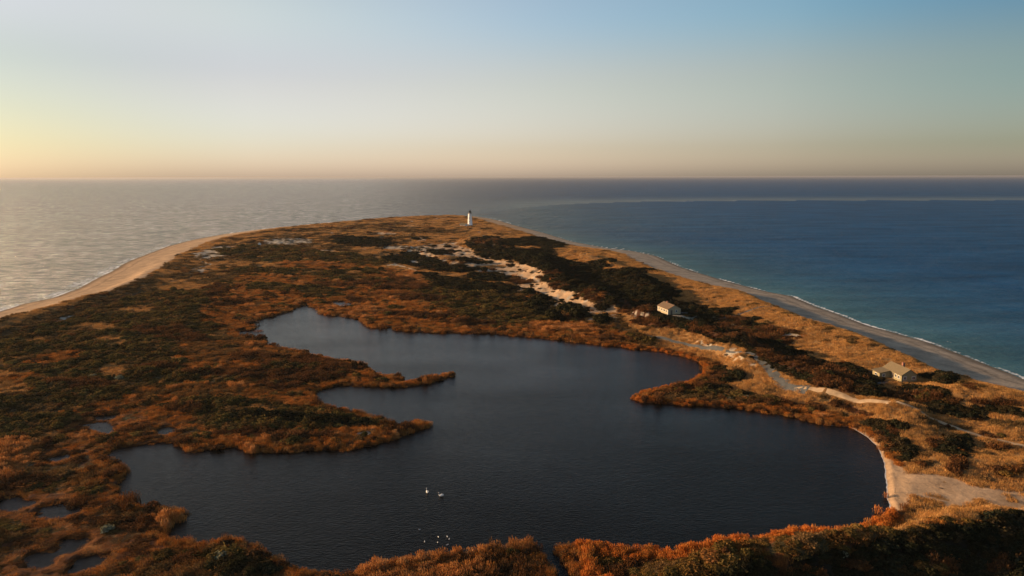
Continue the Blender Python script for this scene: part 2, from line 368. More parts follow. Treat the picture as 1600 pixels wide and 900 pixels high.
 E('D',230,855,30,20,0), E('O',250,870,50,5,-15), E('O',40,882,40,10,0), E('O',380,872,60,22,-10), E('B',380,885,50,14,-5), E('D',300,865,30,6,-10), E('T',105,822,24,7,0), E('T',150,860,14,8,0), E('R',210,880,30,12,0), E('O',440,885,26,9,0), E('G',425,872,14,5,0), E('D',500,896,50,8,0),
]

def classify(X, Y, Z=None):
    X = np.asarray(X, float); Y = np.asarray(Y, float)
    if Z is None: Z = H(X, Y)
    dist = np.hypot(X, Y)
    k = np.clip(dist / 260, 0.6, 2.4)
    wx = (fbm(X / 9, Y / 9, 61) * 3.8 + fbm(X / 2.5, Y / 2.5, 63, 2) * 1.8) * k
    wy = (fbm(X / 9, Y / 9, 65) * 4.2 + fbm(X / 2.5, Y / 2.5, 67, 2) * 2.0) * k
    u, v = proj(np.stack([X + wx, Y + wy, Z], -1))
    dc = d_coast(X, Y); dp = d_pond(X, Y)
    c = np.full(X.shape, IDX['M'])
    for cl, kind, a in COVER:
        if kind == 'p':
            m = inpoly(u, v, a)
        else:
            cu, cv, ru, rv, an = a
            an = D2R(an); du = u - cu; dv = v - cv
            x = du * math.cos(an) + dv * math.sin(an); y = -du * math.sin(an) + dv * math.cos(an)
            m = (x / ru) ** 2 + (y / rv) ** 2 < 1
        c[m] = IDX[cl]
    S, G, R, T, O, B, Dd, M, W, N_, F_ = range(11)
    # natural break-up inside the patches
    a = fbm(X / 12, Y / 12, 71); b = fbm(X / 5, Y / 5, 73); e = noise(X / 2.2, Y / 2.2, 75)
    fx = noise(X / 30, Y / 7, 77)
    f = Y > 420
    c = np.where((c == G) & (b + .5 * a < -0.38), M, c)
    g2 = fbm(X / 26, Y / 18, 77)
    c = np.where((c == G) & f & (X < 40) & (g2 > 0.22), M, c)
    c = np.where((c == G) & f & (X < 40) & (g2 > 0.42), B, c)
    c = np.where((c == G) & f & (X < 0) & (g2 < -0.36), W, c)
    c = np.where((c == M) & f & (g2 < -0.12), G, c)
    c = np.where((c == S) & (Y > 290) & (b + .6 * a > 0.36), np.where(e > .1, Dd, B), c)
    c = np.where((c == S) & (Y > 200) & (b + .6 * a < -0.30), W, c)
    c = np.where((c == S) & (Y > 200) & (Y < 320) & (b - .5 * a > 0.05), G, c)
    c = np.where((c == M) & (b > 0.35), Dd, c)
    c = np.where((c == S) & (Y < 200) & (dp > 7) & (b + .7 * e > .60), G, c)
    c = np.where((c == R) & (b + .4 * e < -0.34), Dd, c)
    c = np.where((c == R) & (b + .6 * a > 0.5), T, c)
    c = np.where((c == R) & (a < -0.33), O, c)
    c = np.where((c == N_) & (b + .4 * e > .30), R, c)
    c = np.where((c == N_) & (b < -.36), O, c)
    c = np.where((c == N_) & (a > .36), T, c)
    c = np.where((c == O) & (b > 0.40), Dd, c)
    c = np.where((c == O) & (b + .7 * a < -0.26), M, c)
    c = np.where((c == O) & (X < -60) & (fbm(X / 22, Y / 22, 87) > .28), G, c)
    c = np.where((c == O) & (a + .5 * e > 0.52), R, c)
    c = np.where((c == B) & (b + .5 * a > 0.5), Dd, c)
    c = np.where((c == Dd) & (b < -0.3), O, c)
    c = np.where((c == Dd) & (b > 0.45), R, c)
    # rims of the pond are reed
    uu, vv = proj(np.stack([X, Y, Z], -1))
    rim = (dp < 3.6 + 1.5 * b) & (c != S)
    c = np.where(rim & (c != T), np.where(e > 0.32, Dd, R), c)
    c = np.where((dp < 4.6 + 1.2 * b) & (Y < 160) & (X > 12) & (uu < 1400) & (vv > 800) & (dp > -1), F_, c)
    c = np.where(rim & (dp < 1.9) & (c == R) & (uu > 960) & (uu < 1160) & (vv < 640), F_, c)
    # beaches
    c = np.where(dc < np.where(X + 90 * sst(500, 900, Y) > 0, 29.0, 32.0 + 5 * sst(260, 420, Y)) + 2.5 * b, S, c)
    return c, dc, dp

# ------------------------------------------------------------------ materials
def mat(name):
    m = bpy.data.materials.new(name); m.use_nodes = True
    nt = m.node_tree
    return m, nt, nt.nodes, nt.links, nt.nodes['Principled BSDF']

def nd(nt, t, **kw):
    n = nt.nodes.new(t)
    for k, v in kw.items(): setattr(n, k, v)
    return n

def m_plain(name, col, rough=0.8, scale=3.0, amt=0.25, bump=0.0, spec=0.3, metal=0.0):
    m, nt, N, L, bs = mat(name)
    tc = nd(nt, 'ShaderNodeTexCoord'); nz = nd(nt, 'ShaderNodeTexNoise')
    nz.inputs['Scale'].default_value = scale; nz.inputs['Detail'].default_value = 5
    L.new(tc.outputs['Object'], nz.inputs['Vector'])
    mr = nd(nt, 'ShaderNodeMapRange'); mr.inputs['From Min'].default_value = .25; mr.inputs['From Max'].default_value = .75
    mr.inputs['To Min'].default_value = 1 - amt; mr.inputs['To Max'].default_value = 1 + amt
    L.new(nz.outputs['Fac'], mr.inputs['Value'])
    vm = nd(nt, 'ShaderNodeVectorMath', operation='SCALE'); vm.inputs[0].default_value = col
    L.new(mr.outputs['Result'], vm.inputs['Scale']); L.new(vm.outputs['Vector'], bs.inputs['Base Color'])
    bs.inputs['Roughness'].default_value = rough; bs.inputs['Specular IOR Level'].default_value = spec
    bs.inputs['Metallic'].default_value = metal
    if bump:
        bp = nd(nt, 'ShaderNodeBump'); bp.inputs['Strength'].default_value = bump; bp.inputs['Distance'].default_value = .05
        L.new(nz.outputs['Fac'], bp.inputs['Height']); L.new(bp.outputs['Normal'], bs.inputs['Normal'])
    return m

def m_veg(name, inst=True):
    m, nt, N, L, bs = mat(name)
    N.remove(bs)
    at = nd(nt, 'ShaderNodeAttribute')
    if inst:
        at.attribute_type = 'INSTANCER'; at.attribute_name = 'tint'; csock = at.outputs['Color']
    else:
        N.remove(at); oi = nd(nt, 'ShaderNodeObjectInfo'); csock = oi.outputs['Color']
    lf = nd(nt, 'ShaderNodeAttribute', attribute_name='leaf')
    mul = nd(nt, 'ShaderNodeMix', data_type='RGBA', blend_type='MULTIPLY'); mul.inputs[0].default_value = 1
    L.new(csock, mul.inputs[6]); L.new(lf.outputs['Color'], mul.inputs[7])
    df = nd(nt, 'ShaderNodeBsdfDiffuse'); tr = nd(nt, 'ShaderNodeBsdfTranslucent'); mx = nd(nt, 'ShaderNodeMixShader')
    mx.inputs[0].default_value = 0.22
    L.new(mul.outputs[2], df.inputs[0]); L.new(mul.outputs[2], tr.inputs[0])
    L.new(df.outputs[0], mx.inputs[1]); L.new(tr.outputs[0], mx.inputs[2])
    L.new(mx.outputs[0], N['Material Output'].inputs['Surface'])
    return m
M_VEG = m_veg('foliage_scatter'); M_VEGO = m_veg('foliage_single', False)

def m_terrain():
    m, nt, N, L, bs = mat('ground')
    at = nd(nt, 'ShaderNodeAttribute', attribute_name='gcol')
    geo = nd(nt, 'ShaderNodeNewGeometry')
    n1 = nd(nt, 'ShaderNodeTexNoise'); n1.inputs['Scale'].default_value = 0.9; n1.inputs['Detail'].default_value = 9; n1.inputs['Roughness'].default_value = .7
    n2 = nd(nt, 'ShaderNodeTexNoise'); n2.inputs['Scale'].default_value = 0.12; n2.inputs['Detail'].default_value = 6
    for n in (n1, n2): L.new(geo.outputs['Position'], n.inputs['Vector'])
    a = nd(nt, 'ShaderNodeMath', operation='ADD'); L.new(n1.outputs['Fac'], a.inputs[0]); L.new(n2.outputs['Fac'], a.inputs[1])
    mr = nd(nt, 'ShaderNodeMapRange'); mr.inputs['From Min'].default_value = .7; mr.inputs['From Max'].default_value = 1.3
    mr.inputs['To Min'].default_value = .62; mr.inputs['To Max'].default_value = 1.38
    L.new(a.outputs[0], mr.inputs['Value'])
    vm = nd(nt, 'ShaderNodeVectorMath', operation='SCALE'); L.new(at.outputs['Color'], vm.inputs[0]); L.new(mr.outputs['Result'], vm.inputs['Scale'])
    L.new(vm.outputs['Vector'], bs.inputs['Base Color'])
    bs.inputs['Roughness'].default_value = 1; bs.inputs['Specular IOR Level'].default_value = 0.05
    bp = nd(nt, 'ShaderNodeBump'); bp.inputs['Strength'].default_value = .6; bp.inputs['Distance'].default_value = .35
    L.new(n1.outputs['Fac'], bp.inputs['Height']); L.new(bp.outputs['Normal'], bs.inputs['Normal'])
    return m

def set_attr(me, name, typ, dom, arr):
    a = me.attributes.new(name, typ, dom)
    a.data.foreach_set({'FLOAT': 'value', 'INT': 'value', 'FLOAT_VECTOR': 'vector', 'FLOAT_COLOR': 'color'}[typ], np.ascontiguousarray(arr, dtype=np.int32 if typ == 'INT' else np.float32).ravel())

def grid_mesh(name, X, Y, Z, keep=None):
    nr, nc = X.shape
    co = np.stack([X, Y, Z], -1).reshape(-1, 3)
    i = np.arange(nr * nc).reshape(nr, nc)
    q = np.stack([i[:-1, :-1], i[:-1, 1:], i[1:, 1:], i[1:, :-1]], -1).reshape(-1, 4)
    if keep is not None: q = q[keep[:-1, :-1].ravel()]
    me = bpy.data.meshes.new(name)
    me.vertices.add(len(co)); me.vertices.foreach_set('co', co.astype(np.float32).ravel())
    me.loops.add(q.size); me.loops.foreach_set('vertex_index', q.astype(np.int32).ravel())
    me.polygons.add(len(q)); me.polygons.foreach_set('loop_start', np.arange(0, q.size, 4, dtype=np.int32))
    me.update(calc_edges=True)
    me.polygons.foreach_set('use_smooth', np.ones(len(q), bool))
    return me

def link(name, me, m=None, parent=None, kind=None, label=None, cat=None, group=None, loc=None, rz=None):
    o = bpy.data.objects.new(name, me)
    COL.objects.link(o)
    if m is not None:
        me.materials.clear(); me.materials.append(m)
    if parent is not None: o.parent = parent
    if loc is not None: o.location = loc
    if rz is not None: o.rotation_euler.z = rz
    for k, v in (('kind', kind), ('label', label), ('category', cat), ('group', group)):
        if v: o[k] = v
    return o

# ------------------------------------------------------------------ terrain
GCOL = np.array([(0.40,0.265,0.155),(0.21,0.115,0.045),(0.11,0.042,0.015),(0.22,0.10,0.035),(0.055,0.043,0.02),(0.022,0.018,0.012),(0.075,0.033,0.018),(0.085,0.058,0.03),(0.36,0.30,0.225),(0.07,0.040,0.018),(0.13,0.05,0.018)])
rs = [34.0]
while rs[-1] < 1235:
    r = rs[-1]
    rs.append(r + min(max(0.42, r * r / (68 * 683) * 0.75), 4.0))
rs = np.array(rs)
th = np.concatenate([np.linspace(-66, -42, 50)[:-1], np.linspace(-42, 42, 860), np.linspace(42, 66, 50)[1:]])
Rr, Th = np.meshgrid(rs, np.radians(th), indexing='ij')
TX = Rr * np.sin(Th); TY = Rr * np.cos(Th)
TZ = H(TX, TY)
cls, tdc, tdp = classify(TX.ravel(), TY.ravel(), TZ.ravel())
cls = cls.reshape(TX.shape); tdc = tdc.reshape(TX.shape); tdp = tdp.reshape(TX.shape)
gc = GCOL[cls]
wet = (1 - sst(1.0, 5.5, tdc))[..., None]
gc = gc * (1 - wet * 0.5)
wl = (np.exp(-((tdc - 9 - 1.5 * fbm(TX / 10, TY / 10, 91)) / 0.8) ** 2) * 0.35)[..., None] * (tdc < 25)[..., None]
gc = gc * (1 - wl)
pw = ((tdp < 0.9) & (tdp > -3))[..., None]
gc = np.where(pw & (cls != 0)[..., None], gc * 0.45, gc)
gc = np.where((tdp < -1)[..., None], np.array([.02, .017, .012]), gc)
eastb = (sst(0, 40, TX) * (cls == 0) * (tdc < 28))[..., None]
gc = gc * (1 - eastb) + gc * np.array([0.80, 0.97, 1.22]) * eastb  # dune shade over the east beach put into the sand colour
keep = tdc > -45
me = grid_mesh('ground', TX, TY, TZ, keep)
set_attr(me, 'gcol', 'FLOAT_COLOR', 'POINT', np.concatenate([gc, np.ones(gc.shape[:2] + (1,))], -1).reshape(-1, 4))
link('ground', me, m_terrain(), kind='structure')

# ------------------------------------------------------------------ sea and pond
def m_water(name, deep, bumps, rough=.1, q=1.6, p=4.4, foam=False, stretch=(1, 1, 1)):
    """dark body plus sky reflection; p and q soften the mirror as wind chop does"""
    m, nt, N, L, bs = mat(name)
    N.remove(bs)
    geo = nd(nt, 'ShaderNodeNewGeometry')
    mp = nd(nt, 'ShaderNodeMapping'); mp.inputs['Scale'].default_value = stretch; mp.inputs['Rotation'].default_value = (0, 0, D2R(12))
    L.new(geo.outputs['Position'], mp.inputs['Vector'])
    prev = None
    for sc, st, dist in bumps:
        nz = nd(nt, 'ShaderNodeTexNoise'); nz.inputs['Scale'].default_value = sc; nz.inputs['Detail'].default_value = 4; nz.inputs['Roughness'].default_value = .6
        L.new(mp.outputs[0], nz.inputs['Vector'])
        bp = nd(nt, 'ShaderNodeBump'); bp.inputs['Strength'].default_value = st; bp.inputs['Distance'].default_value = dist
        L.new(nz.outputs['Fac'], bp.inputs['Height'])
        if prev: L.new(prev.outputs[0], bp.inputs['Normal'])
        prev = bp
    dot = nd(nt, 'ShaderNodeVectorMath', operation='DOT_PRODUCT'); L.new(geo.outputs['Incoming'], dot.inputs[0]); L.new(prev.outputs[0], dot.inputs[1])
    def mth(op, a, b=None, clamp=False):
        n = nd(nt, 'ShaderNodeMath', operation=op); n.use_clamp = clamp
        for k, x in enumerate((a, b)):
            if x is None: continue
            if isinstance(x, (int, float)): n.inputs[k].default_value = x
            else: L.new(x, n.inputs[k])
        return n.outputs[0]
    fc = mth('SUBTRACT', 1.0, dot.outputs['Value'], True)
    if foam:
        sa = nd(nt, 'ShaderNodeAttribute', attribute_name='chop'); qq = sa.outputs['Fac']
    else: qq = q
    fr = mth('ADD', mth('DIVIDE', mth('POWER', fc, p), qq), .006, True)
    gust = nd(nt, 'ShaderNodeTexNoise'); gust.inputs['Scale'].default_value = .02; gust.inputs['Detail'].default_value = 5; L.new(mp.outputs[0], gust.inputs['Vector'])
    fr = mth('MULTIPLY', fr, mth('ADD', mth('MULTIPLY', gust.outputs['Fac'], .9), .55))
    # wavelets: facets turned to and from the sky
    wv_ = nd(nt, 'ShaderNodeTexNoise'); wv_.inputs['Scale'].default_value = .13 if foam else .9; wv_.inputs['Detail'].default_value = 3; wv_.inputs['Roughness'].default_value = .6
    mp3 = nd(nt, 'ShaderNodeMapping'); mp3.inputs['Rotation'].default_value = (0, 0, D2R(-14)); mp3.inputs['Scale'].default_value = (.55, 1.25, 1); L.new(geo.outputs['Position'], mp3.inputs['Vector']); L.new(mp3.outputs[0], wv_.inputs['Vector'])
    amp = 3.0 if foam else .85
    fr = mth('MULTIPLY', fr, mth('MAXIMUM', mth('ADD', mth('MULTIPLY', mth('SUBTRACT', wv_.outputs['Fac'], .5), amp), .97), .25))
    df = nd(nt, 'ShaderNodeBsdfDiffuse'); df.inputs[0].default_value = (*deep, 1)
    gl = nd(nt, 'ShaderNodeBsdfGlossy'); gl.inputs['Color'].default_value = (1, 1, 1, 1); gl.inputs['Roughness'].default_value = rough
    L.new(prev.outputs[0], gl.inputs['Normal'])
    if foam:                                               # chop also breaks up the light coming back out of the water
        nz = nd(nt, 'ShaderNodeTexNoise'); nz.inputs['Scale'].default_value = .16; nz.inputs['Detail'].default_value = 6; nz.inputs['Roughness'].default_value = .7
        L.new(mp.outputs[0], nz.inputs['Vector'])
        bp = nd(nt, 'ShaderNodeBump'); bp.inputs['Strength'].default_value = .6; bp.inputs['Distance'].default_value = 1.3
        L.new(nz.outputs['Fac'], bp.inputs['Height']); L.new(bp.outputs[0], df.inputs['Normal'])
    if foam:
        at = nd(nt, 'ShaderNodeAttribute', attribute_name='wcol'); fo = nd(nt, 'ShaderNodeAttribute', attribute_name='foam')
        nf = nd(nt, 'ShaderNodeTexNoise'); nf.inputs['Scale'].default_value = .35; nf.inputs['Detail'].default_value = 8; nf.inputs['Roughness'].default_value = .7
        L.new(geo.outputs['Position'], nf.inputs['Vector'])
        ad = mth('ADD', mth('SUBTRACT', mth('MULTIPLY', nf.outputs['Fac'], 1.6), 1.25), fo.outputs['Fac'])
        fm = mth('DIVIDE', ad, .35, True)
        nc_ = nd(nt, 'ShaderNodeTexNoise'); nc_.inputs['Scale'].default_value = .018; nc_.inputs['Detail'].default_value = 7; nc_.inputs['Roughness'].default_value = .65
        mp2 = nd(nt, 'ShaderNodeMapping'); mp2.inputs['Scale'].default_value = (.5, 1.6, 1); L.new(geo.outputs['Position'], mp2.inputs['Vector']); L.new(mp2.outputs[0], nc_.inputs['Vector'])
        k_ = mth('ADD', mth('MULTIPLY', nc_.outputs['Fac'], 1.6), .2)
        vm = nd(nt, 'ShaderNodeVectorMath', operation='SCALE'); L.new(at.outputs['Color'], vm.inputs[0]); L.new(k_, vm.inputs['Scale'])
        mx = nd(nt, 'ShaderNodeMix', data_type='RGBA'); L.new(fm, mx.inputs[0]); L.new(vm.outputs[0], mx.inputs[6]); mx.inputs[7].default_value = (.72, .72, .70, 1)
        L.new(mx.outputs[2], df.inputs[0])
        fr = mth('MULTIPLY', fr, mth('SUBTRACT', 1.0, fm))
    ms = nd(nt, 'ShaderNodeMixShader'); L.new(fr, ms.inputs[0]); L.new(df.outputs[0], ms.inputs[1]); L.new(gl.outputs[0], ms.inputs[2])
    L.new(ms.outputs[0], N['Material Output'].inputs['Surface'])
    return m

rs = [40.0]
while rs[-1] < 100000:
    r = rs[-1]
    rs.append(r + min(max(1.2, r * r / (68 * 683) * 0.8), 9000, r * .25))
rs = np.array(rs)
th = np.concatenate([np.linspace(-75, -42, 40)[:-1], np.linspace(-42, 42, 420), np.linspace(42, 75, 40)[1:]])
Rr, Th = np.meshgrid(rs, np.radians(th), indexing='ij')
SX = Rr * np.sin(Th); SY = Rr * np.cos(Th)
inb = (SX > GX0) & (SX < GX1) & (SY < GY1)
sdc = np.where(inb, bil(G_coast, SX, SY), -200) + 0.9 * fbm(SX / 16, SY / 16, 5)
out = -sdc                                                     # metres off the shore
RIP = unl([(742,335),(775,330),(820,324),(870,320),(930,317),(1000,315.2),(1100,314),(1200,313.2),(1400,313),(1600,312.8),(1900,313)])
rd, rside, _ = segdist(SX, SY, RIP)
beyond = (rside > 0) * sst(-250, 350, SX + .18 * (SY - 1200))
ripw = np.clip(SY / 1900, .4, 1.3)
_h = 60 + .3 * np.clip(SY, 0, None)
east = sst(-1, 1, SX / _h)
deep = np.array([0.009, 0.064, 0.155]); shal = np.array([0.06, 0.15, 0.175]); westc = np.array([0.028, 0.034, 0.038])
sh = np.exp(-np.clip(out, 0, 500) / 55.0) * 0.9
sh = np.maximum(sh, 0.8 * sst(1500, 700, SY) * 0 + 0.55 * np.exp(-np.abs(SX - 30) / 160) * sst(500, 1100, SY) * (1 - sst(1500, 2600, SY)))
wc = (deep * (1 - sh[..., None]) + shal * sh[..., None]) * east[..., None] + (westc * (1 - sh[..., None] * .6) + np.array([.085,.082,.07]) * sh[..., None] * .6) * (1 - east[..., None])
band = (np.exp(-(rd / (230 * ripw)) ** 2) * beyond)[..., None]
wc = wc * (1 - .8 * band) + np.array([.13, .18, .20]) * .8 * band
fo = np.zeros(SX.shape)
nw = fbm(SX / 14, SY / 14, 93)
fo = np.maximum(fo, 0.95 * np.exp(-((out - 1.0 - 1.4 * nw) / 1.5) ** 2))
fo = np.maximum(fo, 0.80 * np.exp(-((out - 8.0 - 4.0 * nw) / 1.1) ** 2) * sst(-.05, .35, fbm(SX / 30, SY / 30, 95)))
fo = np.maximum(fo, 0.68 * np.exp(-((out - 5) / 6) ** 2) * (SX < 0))
fo = np.maximum(fo, 0.62 * np.exp(-(rd / (16 * ripw)) ** 2) * sst(-.3, .4, noise(SX / 160, SY / 160, 97)) * sst(-60, 60, SX))
fo *= .8 + .45 * noise(SX / 23, SY / 23, 99)
me = grid_mesh('sea', SX, SY, np.zeros(SX.shape))
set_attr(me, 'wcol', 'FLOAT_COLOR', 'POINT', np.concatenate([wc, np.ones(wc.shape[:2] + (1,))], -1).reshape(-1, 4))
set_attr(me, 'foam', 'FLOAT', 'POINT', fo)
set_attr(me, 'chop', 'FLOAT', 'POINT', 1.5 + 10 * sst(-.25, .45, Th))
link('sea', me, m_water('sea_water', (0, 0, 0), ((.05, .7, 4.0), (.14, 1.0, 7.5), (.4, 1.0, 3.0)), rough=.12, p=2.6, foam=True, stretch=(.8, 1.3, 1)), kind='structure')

def flat_poly(name, poly, z, grow, m):
    x0, y0 = poly.min(0) - grow; x1, y1 = poly.max(0) + grow
    xs = np.arange(x0, x1, 2.0); ys = np.arange(y0, y1, 2.0)
    X, Y = np.meshgrid(xs, ys)
    d = -sdf_poly(X, Y, poly)
    kp = d < grow
    return link(name, grid_mesh(name, X, Y, np.full(X.shape, z), kp), m, kind='structure')
mp_ = m_water('pond_water', (0.004, 0.004, 0.0035), ((.3, .4, .08), (1.3, .9, .13)), rough=.10, q=1.05, p=6.3, stretch=(1, 1.8, 1))
flat_poly('pond', pond_w, 0.2, 3.5, mp_)
for i_, p in enumerate(pools_w): flat_poly('marsh_pool', p, 0.206 + .005 * i_, 5.0, mp_)

# ------------------------------------------------------------------ tracks draped over the ground
def drape(name, line, w, m, zoff=.05, grow=0.0):
    # densify (line in world xy)
    pts = [line[0]]
    for a, b in zip(line[:-1], line[1:]):
        n = max(1, int(np.hypot(*(b - a)) / 1.5))
        for i in range(1, n + 1): pts.append(a + (b - a) * i / n)
    pts = np.array(pts)
    for _ in range(6): pts[1:-1] = (pts[:-2] + 2 * pts[1:-1] + pts[2:]) / 4
    t = np.gradient(pts, axis=0); t /= np.linalg.norm(t, axis=1)[:, None]
    nrm = np.stack([-t[:, 1], t[:, 0]], -1)
    k = np.arange(len(pts))
    ww = w * (1 + grow * sst(len(k) * .6, len(k) * .92, k)) * (1 + .25 * noise(k * .13, 0 * k, 3) + .12 * noise(k * .5, 0 * k, 5))
    offs = np.linspace(-1, 1, 7)
    X = pts[:, None, 0] + nrm[:, None, 0] * offs[None] * ww[:, None] / 2
    Y = pts[:, None, 1] + nrm[:, None, 1] * offs[None] * ww[:, None] / 2
    Z = H(X, Y) + zoff - .12 * (np.abs(offs[None]) > .95)
    link(name, grid_mesh(name, X, Y, Z), m, kind='structure')
    return pts, w
M_TRACK = m_plain('track_sand', (0.38, 0.27, 0.165), 1, .6, .3, spec=.05)
M_TRACKG = m_plain('grey_shaded_track', (0.09, 0.092, 0.09), 1, .6, .25, spec=.05)  # grey sand, darkened to carry the shade over the first track
TRK = []
def lz(pts, z): return unl(pts, z)
TRK.append(drape('track', lz([(1008,525),(1040,530),(1075,539),(1110,550),(1145,560),(1172,574),(1200,590),(1222,604),(1244,614),(1262,618)], 2.0), 1.9, M_TRACKG, grow=1.9))
TRK.append(drape('track', lz([(1232,609),(1275,618),(1320,628),(1360,638),(1400,648),(1450,659),(1500,671),(1550,684),(1620,703),(1750,740)], 2.4), 1.8, M_TRACK))
TRK.append(drape('track', lz([(1328,613),(1340,606),(1362,601),(1385,598)], 3.2), 2.0, M_TRACKG))
TRK.append(drape('track', lz([(1062,494),(1085,496),(1115,497),(1160,490),(1200,487),(1232,486)], 3.4), 2.2, M_TRACKG))
TRK.append(drape('track', lz([(598,407),(620,413),(640,419),(660,425),(685,436)], 3.0), 3.0, M_TRACK))
fm = unl([(1322,665.5),(1341,675),(1356,684.5),(1371,699),(1378,712),(1382,725),(1383,740),(1386,757),(1386,770),(1387,782),(1390,795),(1387,803)])
def shore_line():
    # follow the real water edge: walk each sample across the shore until the distance to water is zero
    pts = []
    for a, b in zip(fm[:-1], fm[1:]):
        for i in range(8): pts.append(a + (b - a) * i / 8)
    pts = np.array(pts); x, y = pts.T.copy()
    lo = x - 6; hi = x + 6
    for _ in range(18):
        mid = (lo + hi) / 2; d = d_pond(mid, y) - .25
        lo = np.where(d < 0, mid, lo); hi = np.where(d < 0, hi, mid)
    k = np.arange(len(y)); w = .16 * (1 + .9 * noise(k * .23, 0 * k, 8))
    X = np.stack([lo - w - .12, lo - .12, lo + w - .12], 1); Y = np.stack([y, y, y], 1)
    link('shore_foam', grid_mesh('shore_foam', X, Y, np.full(X.shape, .235)), m_plain('lapping_foam', (.55,.53,.5), .8, 3, .4), kind='structure')
shore_line()
def near_track(X, Y):
    m = np.zeros(X.shape, bool)
    for pts, w in TRK:
        x0, y0 = pts.min(0) - 4; x1, y1 = pts.max(0) + 4
        s = (X > x0) & (X < x1) & (Y > y0) & (Y < y1)
        if s.any():
            d, _, _ = segdist(X[s], Y[s], pts[::3])
            m[s] |= d < w / 2 + .25
    return m

# ------------------------------------------------------------------ plant prototypes
R_ = np.random.default_rng(11)
def raw_mesh(name, verts, faces, leaf, m):
    me = bpy.data.meshes.new(name)
    me.from_pydata([tuple(v) for v in verts], [], faces)
    me.materials.append(m)
    set_attr(me, 'leaf', 'FLOAT_COLOR', 'POINT', np.concatenate([np.asarray(leaf), np.ones((len(verts), 1))], 1))
    return me

def blades(n, rad, h, lean, w, plume=0.0, colvar=.3, m=None, name='blades', tipcol=(1.15, 1.1, 1.0)):
    V = []; Fc = []; C = []
    for i in range(n):
        r = rad * math.sqrt(R_.random()); a = R_.random() * 6.283
        x, y = r * math.cos(a), r * math.sin(a)
        hh = h * R_.uniform(.65, 1.1) * (1 - .25 * (r / rad) ** 2)
        la = R_.random() * 6.283; le = lean * R_.random() * hh
        wa = R_.random() * 3.1416; dx, dy = math.cos(wa) * w / 2, math.sin(wa) * w / 2
        c = R_.uniform(1 - colvar, 1 + colvar); tint = np.array([c, c * R_.uniform(.88, 1.06), c * R_.uniform(.8, 1.1)])
        b = len(V)
        mx, my = x + le * .35 * math.cos(la), y + le * .35 * math.sin(la)
        tx, ty = x + le * math.cos(la), y + le * math.sin(la)
        V += [(x - dx, y - dy, -.15), (x + dx, y + dy, -.15), (mx - dx * .8, my - dy * .8, hh * .6), (mx + dx * .8, my + dy * .8, hh * .6), (tx, ty, hh)]
        C += [tint, tint, tint, tint, tint * np.array(tipcol)]
        Fc += [(b, b + 1, b + 3, b + 2), (b + 2, b + 3, b + 4)]
        if plume:
            b = len(V); pw = plume * R_.uniform(.6, 1.2)
            ca, sa = math.cos(wa + 1) * pw, math.sin(wa + 1) * pw
            V += [(tx, ty, hh * .78), (tx + ca, ty + sa, hh * .93), (tx + ca * .4, ty + sa * .4, hh * 1.14), (tx - ca * .5, ty - sa * .5, hh * .95)]
            pc = tint * np.array([1.25, 1.2, 1.15]); C += [pc] * 4; Fc += [(b, b + 1, b + 2, b + 3)]
    return raw_mesh(name, V, Fc, C, m)

def shrub(name, n=360, hgt=.9, m=None, leafs=.11, lobes=5, colvar=.35):
    V = []; Fc = []; C = []
    L = []
    for i in range(lobes):
        a = i * 6.283 / lobes + R_.random(); r = .5 * R_.uniform(.4, 1)
        L.append((r * math.cos(a), r * math.sin(a), hgt * R_.uniform(.25, .5), R_.uniform(.38, .55), hgt * R_.uniform(.4, .55)))
    L.append((0, 0, hgt * .5, .55, hgt * .5))
    for (lx, ly, lz_, lr, lh) in L:                     # inner masses that close the bush
        b = len(V); nu, nv = 7, 4
        for j in range(nv + 1):
            ph = math.pi * j / nv
            for i in range(nu):
                t = 6.283 * i / nu + .4 * j
                k = .8 * R_.uniform(.85, 1.1)
                V.append((lx + lr * k * math.sin(ph) * math.cos(t), ly + lr * k * math.sin(ph) * math.sin(t), lz_ - lh * k * math.cos(ph)))
                C.append(np.array([1, 1, 1]) * R_.uniform(.7, .95))
        for j in range(nv):
            for i in range(nu):
                Fc.append((b + j * nu + i, b + j * nu + (i + 1) % nu, b + (j + 1) * nu + (i + 1) % nu, b + (j + 1) * nu + i))
    for i in range(n):
        lx, ly, lz_, lr, lh = L[R_.integers(len(L))]
        d = R_.normal(size=3); d[2] = abs(d[2]) * .9 if R_.random() < .8 else d[2]; d /= np.linalg.norm(d)
        k = R_.uniform(.82, 1.12)
        c = np.array([lx + lr * k * d[0], ly + lr * k * d[1], max(.02, lz_ + lh * k * d[2])])
        nn = d + R_.normal(size=3) * .55; nn /= np.linalg.norm(nn)
        t = np.cross(nn, R_.normal(size=3)); t /= np.linalg.norm(t); bt = np.cross(nn, t)
        s = leafs * R_.uniform(.5, 1.25); b = len(V)
        for (p, q) in ((-1, -.6), (.1, -1), (1, .3), (-.2, 1)): V.append(tuple(c + t * p * s + bt * q * s))
        cc = R_.uniform(1 - colvar, 1 + colvar); C += [np.array([cc, cc * R_.uniform(.92, 1.06), cc * R_.uniform(.8, 1.1)])] * 4
        Fc.append((b, b + 1, b + 2, b + 3))
    return raw_mesh(name, V, Fc, C, m)

